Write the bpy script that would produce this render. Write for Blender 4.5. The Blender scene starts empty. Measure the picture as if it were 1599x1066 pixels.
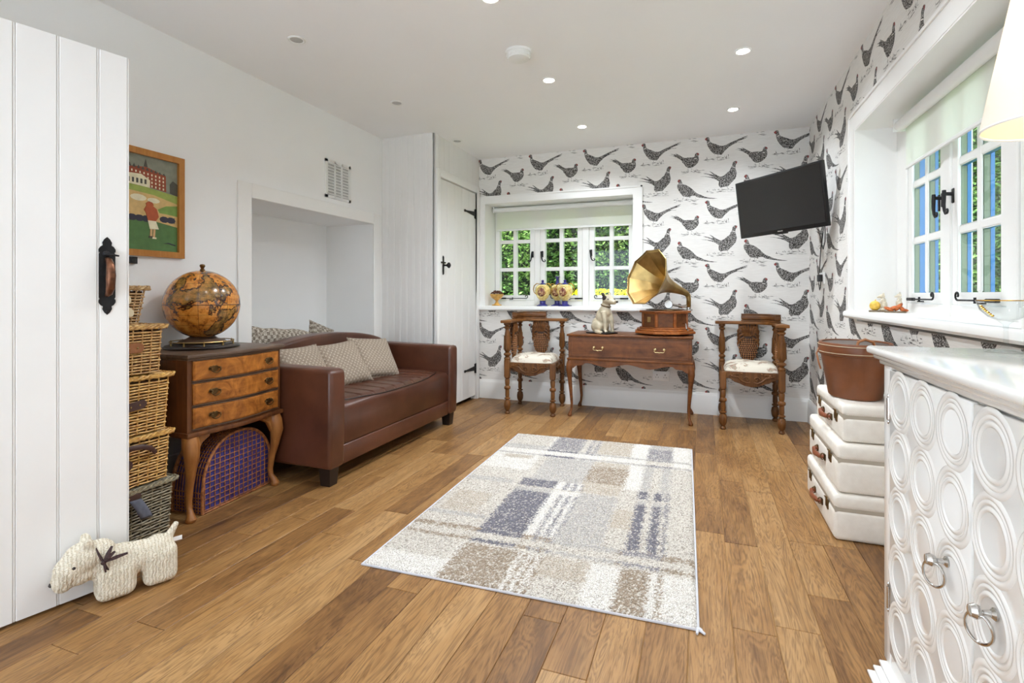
import bpy, bmesh, math, random, json
from mathutils import Vector, Matrix, noise, geometry
random.seed(7)
SC = bpy.context.scene
COL = SC.collection
PI = math.pi
R_ = math.radians

# ------------------------------------------------------------------ materials
def lin(r, g, b):
    def f(c):
        c /= 255.0
        return c/12.92 if c <= 0.04045 else ((c+0.055)/1.055)**2.4
    return (f(r), f(g), f(b), 1.0)

class NT:
    def __init__(s, name):
        s.m = bpy.data.materials.new(name); s.m.use_nodes = True
        s.t = s.m.node_tree; s.t.nodes.clear()
        s.out = s.t.nodes.new('ShaderNodeOutputMaterial')
    def n(s, typ, **kw):
        nd = s.t.nodes.new(typ)
        for k, v in kw.items():
            if k.startswith('i_'):
                nd.inputs[k[2:].replace('_', ' ')].default_value = v
            else: setattr(nd, k, v)
        return nd
    def l(s, a, b): s.t.links.new(a, b)
    def coord(s, kind='Object', scale=(1, 1, 1), rot=(0, 0, 0), loc=(0, 0, 0)):
        c = s.n('ShaderNodeTexCoord'); mp = s.n('ShaderNodeMapping')
        mp.inputs['Scale'].default_value = scale; mp.inputs['Rotation'].default_value = rot
        mp.inputs['Location'].default_value = loc
        s.l(c.outputs[kind], mp.inputs['Vector']); return mp.outputs[0]
    def ramp(s, fac, stops, interp='LINEAR'):
        r = s.n('ShaderNodeValToRGB'); cr = r.color_ramp; cr.interpolation = interp
        while len(cr.elements) > 1: cr.elements.remove(cr.elements[-1])
        cr.elements[0].position = stops[0][0]; cr.elements[0].color = stops[0][1]
        for p, c in stops[1:]:
            e = cr.elements.new(p); e.color = c
        s.l(fac, r.inputs[0]); return r.outputs[0]
    def mix(s, fac, a, b, mode='MIX'):
        x = s.n('ShaderNodeMix', data_type='RGBA', blend_type=mode)
        for v, i in ((fac, 0), (a, 6), (b, 7)):
            if hasattr(v, 'is_linked') or isinstance(v, bpy.types.NodeSocket): s.l(v, x.inputs[i])
            else: x.inputs[i].default_value = v
        return x.outputs[2]
    def math(s, op, a, b=0.0, c=0.0):
        x = s.n('ShaderNodeMath', operation=op)
        for v, i in ((a, 0), (b, 1), (c, 2)):
            if isinstance(v, bpy.types.NodeSocket): s.l(v, x.inputs[i])
            else: x.inputs[i].default_value = v
        return x.outputs[0]
    def noise(s, vec, scale, detail=3, rough=0.5, dist=0.0):
        x = s.n('ShaderNodeTexNoise'); x.inputs['Scale'].default_value = scale
        x.inputs['Detail'].default_value = detail; x.inputs['Roughness'].default_value = rough
        x.inputs['Distortion'].default_value = dist
        s.l(vec, x.inputs['Vector']); return x.outputs['Fac']
    def bump(s, h, strength=0.3, dist=0.01):
        b = s.n('ShaderNodeBump'); b.inputs['Strength'].default_value = strength
        b.inputs['Distance'].default_value = dist; s.l(h, b.inputs['Height']); return b.outputs[0]
    def bsdf(s, col, rough=0.5, metal=0.0, normal=None, coat=0.0, spec=None, sheen=0.0):
        b = s.n('ShaderNodeBsdfPrincipled')
        for v, k in ((col, 'Base Color'), (rough, 'Roughness'), (metal, 'Metallic')):
            if isinstance(v, bpy.types.NodeSocket): s.l(v, b.inputs[k])
            else: b.inputs[k].default_value = v
        if normal is not None: s.l(normal, b.inputs['Normal'])
        if coat: b.inputs['Coat Weight'].default_value = coat; b.inputs['Coat Roughness'].default_value = 0.12
        if spec is not None: b.inputs['Specular IOR Level'].default_value = spec
        if sheen: b.inputs['Sheen Weight'].default_value = sheen
        s.l(b.outputs[0], s.out.inputs[0]); return b

def plain(name, rgb, rough=0.5, metal=0.0, var=0.06, scale=8.0, bump=0.0, bs=60.0, coat=0.0, spec=None):
    t = NT(name); c = lin(*rgb); v = t.coord()
    f = t.noise(v, scale, 4)
    lo = tuple(x*(1-var) for x in c[:3])+(1,); hi = tuple(min(1, x*(1+var)) for x in c[:3])+(1,)
    col = t.ramp(f, [(0.3, lo), (0.7, hi)])
    nm = t.bump(t.noise(v, bs, 3), bump, 0.003) if bump else None
    t.bsdf(col, rough, metal, nm, coat, spec); return t.m

def wood(name, dark, light, scale=1.0, axis=2, rough=0.35, coat=0.2, burl=0.0):
    t = NT(name); sc = [22*scale]*3; sc[axis] = 1.8*scale
    v = t.coord(scale=tuple(sc))
    w = t.noise(v, 1.6, 6, 0.6, 0.8+burl)
    v2 = t.coord(scale=(6, 6, 6)); b = t.noise(v2, 1.4, 4, 0.6, 2.5*burl+0.2)
    f = t.mix(0.35+0.3*burl, w, b)
    col = t.ramp(f, [(0.30, lin(*dark)), (0.5, tuple(0.5*(p+q) for p, q in zip(lin(*dark), lin(*light)))), (0.68, lin(*light))])
    t.bsdf(col, rough, 0, t.bump(w, 0.08, 0.002), coat, spec=0.28); return t.m

M = {}
M['paint'] = plain('white_wall_paint', (242, 242, 241), 0.75, var=0.012, scale=2, bump=0.05, bs=90)
M['ceil'] = plain('ceiling_paint', (246, 246, 246), 0.85, var=0.01, scale=2)
M['gloss'] = plain('white_gloss_paint', (240, 239, 236), 0.32, var=0.012, scale=5, bump=0.04, bs=30)
M['plank'] = plain('white_plank_paint', (233, 231, 228), 0.45, var=0.015, scale=4, bump=0.06, bs=20)
M['iron'] = plain('black_iron', (38, 37, 38), 0.5, 0.6, var=0.25, scale=40, bump=0.3, bs=120)
M['black'] = plain('black_plastic', (22, 22, 24), 0.35, var=0.1)
M['screen'] = plain('tv_screen', (30, 28, 28), 0.22, var=0.05, spec=0.6)
M['plastic'] = plain('white_plastic', (236, 236, 234), 0.4, var=0.01)
M['chrome'] = plain('polished_nickel', (205, 203, 200), 0.15, 1.0, var=0.03)
M['bounce_slab'] = plain('pale_bounce_slab', (220, 226, 232), 0.8, var=0.04, scale=3)
M['brass'] = plain('old_brass', (176, 148, 96), 0.36, 1.0, var=0.3, scale=10)
M['brassdark'] = plain('antique_brass', (112, 88, 58), 0.4, 1.0, var=0.35, scale=40)
M['walnut'] = wood('walnut', (66, 36, 20), (120, 72, 38), 1.0, 2)
M['walnutx'] = wood('walnut_rail', (74, 40, 20), (132, 80, 42), 1.0, 0)
M['burl'] = wood('burl_walnut', (100, 52, 16), (196, 124, 54), 0.5, 1, 0.34, 0.0, 1.0)
M['honeywood'] = wood('honey_walnut_leg', (120, 72, 36), (176, 118, 62), 1.0, 2)
M['darkwood'] = wood('dark_walnut_top', (66, 50, 40), (112, 90, 74), 1.0, 1, 0.4, 0.1)
M['mahog'] = wood('mahogany', (72, 39, 18), (138, 84, 44), 0.8, 0, 0.36, 0.0, 0.5)
M['oakdark'] = wood('carved_oak', (62, 36, 16), (132, 86, 44), 1.0, 2, 0.38, 0.0)
M['oakrail'] = wood('carved_oak_rail', (84, 50, 24), (146, 98, 52), 1.0, 0, 0.35, 0.0)
M['crest'] = wood('crest_wood', (68, 40, 20), (130, 84, 46), 0.8, 0, 0.32, 0.0, 0.5)
M['boss'] = plain('light_boss_oak', (150, 100, 58), 0.35, var=0.3, scale=60)  # raised bosses in a lighter brown than the splat ground
M['groundwood'] = plain('dark_recess_oak', (58, 34, 18), 0.6, var=0.2, scale=30)
M['gramwood'] = wood('gramophone_wood', (116, 60, 26), (184, 112, 58), 0.8, 0, 0.34, 0.0)
M['pine'] = wood('pine_frame', (160, 100, 44), (196, 138, 70), 1.0, 2, 0.4, 0.1)
M['espresso'] = plain('espresso_foot', (34, 24, 20), 0.35)
M['tan'] = plain('tan_leather', (150, 96, 56), 0.45, var=0.15, scale=20, bump=0.1, bs=200)
M['brownstrap'] = plain('dark_brown_strap', (74, 48, 42), 0.5, var=0.15, scale=20)
M['paper'] = plain('cream_paper_tag', (214, 200, 168), 0.7)
M['greyfelt'] = plain('grey_felt_tag', (98, 100, 112), 0.9, var=0.15, scale=60)
M['purple'] = plain('purple_label', (120, 74, 112), 0.8)
M['glassy'] = None

def leather(name, a, b, rough=0.34):
    t = NT(name); v = t.coord()
    c = t.ramp(t.noise(v, 3.5, 5, 0.6), [(0.3, lin(*a)), (0.7, lin(*b))])
    vo = t.n('ShaderNodeTexVoronoi'); vo.inputs['Scale'].default_value = 260; t.l(v, vo.inputs['Vector'])
    t.bsdf(c, rough, 0, t.bump(vo.outputs['Distance'], 0.12, 0.001), 0.0); return t.m
M['sofa'] = leather('brown_sofa_leather', (66, 36, 24), (100, 60, 43), 0.28)
M['bucket'] = leather('saddle_brown_leather', (98, 54, 28), (138, 82, 46), 0.4)

def wickermat(name, a, b):
    t = NT(name); v = t.coord()
    c = t.ramp(t.noise(v, 55, 3, 0.6), [(0.3, lin(*a)), (0.7, lin(*b))])
    t.bsdf(c, 0.5, 0, t.bump(t.noise(v, 300, 2), 0.2, 0.001)); return t.m
M['w_honey'] = wickermat('honey_wicker', (150, 100, 48), (226, 186, 118))
M['w_gold'] = wickermat('golden_wicker', (172, 118, 50), (232, 190, 110))
M['w_tan'] = wickermat('tan_wicker', (146, 108, 66), (206, 172, 122))
M['w_grey'] = wickermat('grey_wicker', (92, 84, 66), (172, 160, 130))
M['w_red'] = wickermat('russet_wicker', (104, 58, 34), (186, 120, 70))
M['w_in'] = plain('basket_inside', (70, 46, 24), 0.9)
M['w_ingrey'] = plain('grey_basket_inside', (52, 46, 36), 0.9)

t = NT('purple_blue_lining'); v = t.coord(scale=(1, 1, 1))
ch = t.n('ShaderNodeTexNoise'); ch.inputs['Scale'].default_value = 22; t.l(v, ch.inputs['Vector'])
t.bsdf(t.ramp(ch.outputs[0], [(0.4, lin(58, 60, 138)), (0.6, lin(76, 56, 116))]), 0.7); M['lining'] = t.m

# linen
def linen(name, a, b, sc=380, st=0.35):
    t = NT(name); v = t.coord(scale=(1, 1, 1))
    w1 = t.n('ShaderNodeTexWave', bands_direction='Z'); w1.inputs['Scale'].default_value = sc/3; w1.inputs['Distortion'].default_value = 2
    w2 = t.n('ShaderNodeTexWave', bands_direction='DIAGONAL'); w2.inputs['Scale'].default_value = sc/4; w2.inputs['Distortion'].default_value = 2
    t.l(v, w1.inputs['Vector']); t.l(v, w2.inputs['Vector'])
    f = t.mix(0.5, w1.outputs[0], w2.outputs[0]); n = t.noise(v, 30, 4)
    col = t.ramp(t.mix(0.5, f, n), [(0.3, lin(*a)), (0.7, lin(*b))])
    t.bsdf(col, 0.85, 0, t.bump(f, st, 0.001), spec=0.2); return t.m
M['linen'] = linen('cream_linen', (222, 214, 202), (240, 235, 226))
M['blindfab'] = None
# knitted wool (cables)
t = NT('cream_cable_knit'); v = t.coord()
w1 = t.n('ShaderNodeTexWave', bands_direction='X'); w1.inputs['Scale'].default_value = 30; w1.inputs['Distortion'].default_value = 5.0; w1.inputs['Detail Scale'].default_value = 3.0
w2 = t.n('ShaderNodeTexWave', bands_direction='Z'); w2.inputs['Scale'].default_value = 62; w2.inputs['Distortion'].default_value = 1.0
t.l(v, w1.inputs['Vector']); t.l(v, w2.inputs['Vector'])
h = t.mix(0.28, w1.outputs[0], w2.outputs[0])
t.bsdf(t.ramp(h, [(0.05, lin(206, 192, 166)), (0.5, lin(236, 227, 208))]), 0.9, 0, t.bump(h, 0.8, 0.005), spec=0.15); M['knit'] = t.m

# white lacquer
M['lacquer'] = plain('white_lacquer', (240, 239, 236), 0.12, var=0.008, scale=3, coat=0.3)

# ceramic + others
M['vaseyellow'] = None
t = NT('painted_yellow_vase'); v = t.coord()
n1 = t.noise(v, 38, 4, 0.6)
t.bsdf(t.ramp(n1, [(0.30, lin(150, 100, 50)), (0.40, lin(216, 184, 100)), (0.60, lin(236, 220, 150))]), 0.15, 0, None, 0.4); M['vaseyellow'] = t.m
t = NT('painted_medallion'); v = t.coord()
t.bsdf(t.ramp(t.noise(v, 70, 4, 0.6), [(0.34, lin(78, 34, 40)), (0.5, lin(150, 92, 66)), (0.64, lin(214, 186, 140))]), 0.2); M['medal'] = t.m
M['cobalt'] = plain('cobalt_glaze', (44, 40, 120), 0.15, var=0.35, scale=50, coat=0.4)
M['gilt'] = plain('gilding', (190, 150, 70), 0.25, 0.9, var=0.2, scale=30)
M['urn'] = plain('ochre_marble', (206, 158, 78), 0.3, var=0.35, scale=40)
M['potp'] = plain('dried_petals', (96, 62, 48), 0.9, var=0.5, scale=90)
M['dogpaint'] = plain('aged_white_glaze', (192, 180, 154), 0.3, var=0.28, scale=14, coat=0.3)
M['dogdark'] = plain('dark_brown_glaze', (50, 40, 36), 0.3)
M['figy'] = plain('yellow_glaze', (222, 180, 72), 0.3, var=0.25, scale=50)
M['figo'] = plain('orange_leaf_glaze', (190, 98, 44), 0.3, var=0.45, scale=60)
M['figm'] = plain('grey_cream_glaze', (206, 194, 172), 0.3, var=0.25, scale=60)
M['figd'] = plain('taupe_glaze', (122, 106, 84), 0.3, var=0.25, scale=60)

# globe map
t = NT('antique_globe_map'); v = t.coord()
n1 = t.noise(v, 6.2, 6, 0.62, 0.4); n2 = t.noise(v, 32, 4, 0.65)
base = t.ramp(n2, [(0.34, lin(134, 80, 30)), (0.46, lin(202, 126, 46)), (0.68, lin(224, 158, 72))])
land = t.ramp(n2, [(0.36, lin(96, 70, 34)), (0.5, lin(150, 112, 50)), (0.66, lin(200, 134, 60))])
mk = t.ramp(n1, [(0.50, (0, 0, 0, 1)), (0.53, (1, 1, 1, 1))])
col = t.mix(mk, base, land)
edge = t.ramp(n1, [(0.495, (0, 0, 0, 1)), (0.505, (1, 1, 1, 1)), (0.525, (1, 1, 1, 1)), (0.54, (0, 0, 0, 1))])
col = t.mix(edge, col, lin(60, 30, 14))
sp = t.n('ShaderNodeSeparateXYZ'); t.l(v, sp.inputs[0])
ang = t.math('ARCTAN2', sp.outputs[1], sp.outputs[0])
mer = t.math('LESS_THAN', t.math('ABSOLUTE', t.math('SINE', t.math('MULTIPLY', ang, 4.0))), 0.03)
lat = t.math('LESS_THAN', t.math('ABSOLUTE', t.math('SINE', t.math('MULTIPLY', sp.outputs[2], 60.0))), 0.05)
g = t.math('MAXIMUM', mer, lat)
col = t.mix(t.math('MULTIPLY', g, 0.7), col, lin(58, 30, 16))
t.bsdf(col, 0.22, 0, None, 0.4); M['globe'] = t.m

# tweed
def tweed(name, a, b, c, sc):
    t = NT(name); v = t.coord(scale=(sc, sc, sc))
    k = t.n('ShaderNodeTexChecker'); k.inputs['Scale'].default_value = 1; t.l(v, k.inputs['Vector'])
    n = t.noise(v, 3.1, 3, 0.7)
    col = t.mix(k.outputs['Fac'], t.ramp(n, [(0.42, lin(*a)), (0.52, lin(*c))]), t.ramp(n, [(0.42, lin(*b)), (0.58, lin(*c))]))
    t.bsdf(col, 0.95, 0, t.bump(n, 0.6, 0.004), spec=0.1); return t.m
M['tweed'] = tweed('grey_tweed', (96, 86, 76), (214, 206, 192), (150, 138, 124), 44)
# cushion fabric with diamond studs
t = NT('taupe_cushion'); v = t.coord(rot=(0, 0, PI/4), scale=(46, 46, 46))
vo = t.n('ShaderNodeTexVoronoi'); vo.inputs['Scale'].default_value = 1; vo.inputs['Randomness'].default_value = 0.0; t.l(v, vo.inputs['Vector'])
d = t.math('LESS_THAN', vo.outputs['Distance'], 0.0)
sp = t.n('ShaderNodeSeparateXYZ'); t.l(v, sp.inputs[0])
fx = t.math('SUBTRACT', t.math('FRACT', sp.outputs[0]), 0.5); fy = t.math('SUBTRACT', t.math('FRACT', sp.outputs[1]), 0.5)
rr = t.math('ADD', t.math('MULTIPLY', fx, fx), t.math('MULTIPLY', fy, fy))
stud = t.math('LESS_THAN', rr, 0.020)
ln = t.math('GREATER_THAN', t.math('MAXIMUM', t.math('ABSOLUTE', fx), t.math('ABSOLUTE', fy)), 0.44)
n = t.noise(t.coord(), 160, 3)
col = t.ramp(n, [(0.35, lin(136, 120, 104)), (0.65, lin(170, 154, 136))])
col = t.mix(ln, col, lin(132, 116, 100)); col = t.mix(stud, col, lin(200, 190, 174))
hh = t.math('SUBTRACT', 1.0, t.math('MULTIPLY', ln, 0.8))
t.bsdf(col, 0.8, 0, t.bump(hh, 0.5, 0.003)); M['cushion'] = t.m
# pheasant / rose seat fabric
t = NT('cream_game_bird_fabric'); v = t.coord()
n = t.noise(v, 11, 4, 0.55, 0.6)
m1 = t.ramp(n, [(0.54, (0, 0, 0, 1)), (0.60, (0.85, 0.85, 0.85, 1))])
n2 = t.noise(v, 70, 4, 0.6)
col = t.mix(m1, lin(216, 208, 192), t.ramp(n2, [(0.35, lin(120, 66, 60)), (0.5, lin(178, 150, 124)), (0.6, lin(140, 140, 120))]))
t.bsdf(col, 0.85); M['seatfab'] = t.m

# wallpaper + bird inks
t = NT('cream_wallpaper'); v = t.coord(scale=(1, 1, 1))
n = t.noise(t.coord(scale=(14, 14, 260)), 1.0, 3, 0.6)
t.bsdf(t.ramp(n, [(0.3, lin(224, 221, 216)), (0.7, lin(236, 234, 230))]), 0.8, 0, t.bump(n, 0.1, 0.001), spec=0.2); M['wallpaper'] = t.m
t = NT('pheasant_feather_ink'); v = t.coord()
vo = t.n('ShaderNodeTexVoronoi'); vo.inputs['Scale'].default_value = 150; t.l(t.coord(scale=(1, 1, 1.4)), vo.inputs['Vector'])
n = t.noise(v, 80, 3, 0.7)
f = t.math('ADD', vo.outputs['Distance'], t.math('MULTIPLY', n, 0.55))
t.bsdf(t.ramp(f, [(0.54, lin(205, 202, 198)), (0.66, lin(124, 121, 118)), (0.92, lin(66, 64, 62))]), 0.8, spec=0.2); M['bird'] = t.m
M['birdred'] = plain('pheasant_red_ink', (140, 66, 62), 0.8, var=0.3, scale=120)
M['grassink'] = plain('grass_stroke_ink', (112, 110, 106), 0.8, var=0.3, scale=100)

# oak floor using a per-plank attribute
t = NT('oak_floor_planks')
at = t.n('ShaderNodeAttribute', attribute_name='plank'); at.attribute_type = 'GEOMETRY'
tc = t.n('ShaderNodeTexCoord')
off = t.n('ShaderNodeVectorMath', operation='MULTIPLY_ADD')
t.l(at.outputs['Color'], off.inputs[0]); off.inputs[1].default_value = (37, 53, 11); t.l(tc.outputs['Object'], off.inputs[2])
mp = t.n('ShaderNodeMapping'); mp.inputs['Scale'].default_value = (9, 1.1, 1); t.l(off.outputs[0], mp.inputs[0])
big = t.noise(mp.outputs[0], 1.3, 4, 0.55, 1.3)
rings = t.math('FRACT', t.math('MULTIPLY', big, 13.0))
rings = t.math('ABSOLUTE', t.math('SUBTRACT', rings, 0.5))
mp2 = t.n('ShaderNodeMapping'); mp2.inputs['Scale'].default_value = (160, 5, 1); t.l(off.outputs[0], mp2.inputs[0])
fine = t.noise(mp2.outputs[0], 1.0, 5, 0.65)
mp3 = t.n('ShaderNodeMapping'); mp3.inputs['Scale'].default_value = (7, 1.6, 1); t.l(off.outputs[0], mp3.inputs[0])
blot = t.noise(mp3.outputs[0], 1.6, 5, 0.65, 0.6)
g = t.math('ADD', t.math('MULTIPLY', rings, 0.50), t.math('MULTIPLY', fine, 0.78))
sepc = t.n('ShaderNodeSeparateColor'); t.l(at.outputs['Color'], sepc.inputs[0])
tone = t.math('ADD', t.math('MULTIPLY', sepc.outputs[0], 0.40), t.math('MULTIPLY', blot, 0.72))
c1 = t.ramp(tone, [(0.26, lin(98, 66, 38)), (0.44, lin(140, 100, 58)), (0.60, lin(162, 120, 72)), (0.80, lin(180, 140, 92))])
c2 = t.mix(t.ramp(g, [(0.34, (1, 1, 1, 1)), (0.60, (0, 0, 0, 1))]), c1, t.mix(0.5, c1, lin(84, 54, 32), 'MULTIPLY'))
t.bsdf(c2, t.math('ADD', t.math('MULTIPLY', fine, 0.2), 0.32), 0, t.bump(g, 0.12, 0.0015), spec=0.35); M['floor'] = t.m
M['gap'] = plain('floor_gap_highlight', (186, 146, 100), 0.9)  # pale tan paints the highlight of the plank bevels into the gaps

# rug (pile colour from attribute)
t = NT('plaid_rug_pile')
at = t.n('ShaderNodeAttribute', attribute_name='weave'); v = t.coord()
n = t.noise(v, 260, 3, 0.7)
col = t.mix(t.ramp(n, [(0.40, (0.75, 0.75, 0.75, 1)), (0.56, (0, 0, 0, 1))]), at.outputs['Color'], t.mix(1.0, at.outputs['Color'], lin(150, 138, 126), 'MULTIPLY'))
t.bsdf(col, 0.95, 0, t.bump(n, 0.5, 0.004), spec=0.1); M['rug'] = t.m
M['binding'] = plain('pale_grey_binding', (206, 206, 212), 0.7)

# emission materials
def emit(name, rgb, st):
    t = NT(name); e = t.n('ShaderNodeEmission'); e.inputs[0].default_value = lin(*rgb); e.inputs[1].default_value = st
    t.l(e.outputs[0], t.out.inputs[0]); return t.m
M['led'] = emit('led_disc', (255, 250, 242), 14)
M['bulb'] = emit('warm_bulb', (255, 238, 214), 4)
M['ledoff'] = plain('unlit_lamp_glass', (186, 186, 184), 0.2)

def glass(name, tint=(1, 1, 1, 1), fr=1.45):
    t = NT(name); tr = t.n('ShaderNodeBsdfTransparent'); tr.inputs[0].default_value = tint
    gl = t.n('ShaderNodeBsdfGlossy'); gl.inputs['Roughness'].default_value = 0.02
    f = t.n('ShaderNodeLayerWeight'); f.inputs[0].default_value = 0.5
    ff = t.math('MULTIPLY_ADD', t.math('POWER', f.outputs['Facing'], 5.0), fr, 0.025)
    mx = t.n('ShaderNodeMixShader'); t.l(ff, mx.inputs[0]); t.l(tr.outputs[0], mx.inputs[1]); t.l(gl.outputs[0], mx.inputs[2])
    t.l(mx.outputs[0], t.out.inputs[0]); return t.m
M['pane'] = glass('window_glass', (0.96, 0.98, 0.97, 1), 0.5)
M['crystal'] = glass('clear_glassware', (0.95, 0.96, 0.96, 1), 0.8)
def translucent(name, rgb, tl, rough=0.8, w=0.5):
    t = NT(name); d = t.n('ShaderNodeBsdfDiffuse'); d.inputs[0].default_value = lin(*rgb)
    tt = t.n('ShaderNodeBsdfTranslucent'); tt.inputs[0].default_value = lin(*tl)
    mx = t.n('ShaderNodeMixShader'); mx.inputs[0].default_value = w
    t.l(d.outputs[0], mx.inputs[1]); t.l(tt.outputs[0], mx.inputs[2]); t.l(mx.outputs[0], t.out.inputs[0]); return t.m
M['blindfab'] = translucent('roller_blind_fabric', (244, 244, 240), (244, 244, 236), w=0.5)
M['shade'] = translucent('white_lampshade_fabric', (248, 247, 245), (250, 248, 244), w=0.35)
M['shadein'] = translucent('cream_shade_lining', (244, 232, 208), (244, 232, 208), w=0.3)

def foliage(name, a, b, c, tl=0.35):
    t = NT(name); v = t.coord('Object'); n = t.noise(v, 2.2, 3); n2 = t.noise(v, 23, 2)
    col = t.ramp(t.mix(0.5, n, n2), [(0.36, lin(*a)), (0.52, lin(*b)), (0.66, lin(*c))])
    d = t.n('ShaderNodeBsdfDiffuse'); tt = t.n('ShaderNodeBsdfTranslucent'); t.l(col, d.inputs[0]); t.l(col, tt.inputs[0])
    mx = t.n('ShaderNodeMixShader'); mx.inputs[0].default_value = tl
    t.l(d.outputs[0], mx.inputs[1]); t.l(tt.outputs[0], mx.inputs[2]); t.l(mx.outputs[0], t.out.inputs[0]); return t.m
M['leaf'] = foliage('hedge_leaves', (52, 82, 44), (110, 142, 74), (184, 202, 128))
M['leaf2'] = foliage('tree_leaves', (46, 72, 50), (92, 122, 70), (160, 184, 104))
M['yellow'] = foliage('yellow_flowers', (196, 190, 30), (236, 224, 40), (250, 244, 90))
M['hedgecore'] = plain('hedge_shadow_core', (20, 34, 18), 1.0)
M['bark'] = plain('bark', (84, 70, 54), 0.9, var=0.3, scale=20)
M['lawn'] = plain('grass_lawn', (92, 120, 58), 0.95, var=0.3, scale=12)
M['blue'] = plain('sky_blue_paint', (66, 128, 190), 0.5)
M['palegreen'] = plain('pale_green_putty', (132, 144, 120), 0.6)

# ------------------------------------------------------------------ mesh builder
AXM = {'z': Matrix.Identity(4),
       'x': Matrix(((0, 0, 1, 0), (1, 0, 0, 0), (0, 1, 0, 0), (0, 0, 0, 1))),    # (a,b,c)->(c,a,b): poly in YZ, extruded along X
       'y': Matrix(((1, 0, 0, 0), (0, 0, -1, 0), (0, 1, 0, 0), (0, 0, 0, 1)))}   # (a,b,c)->(a,-c,b): poly in XZ, extruded along -Y
def T(x, y, z): return Matrix.Translation((x, y, z))
def RX(a): return Matrix.Rotation(a, 4, 'X')
def RY(a): return Matrix.Rotation(a, 4, 'Y')
def RZ(a): return Matrix.Rotation(a, 4, 'Z')

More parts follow.
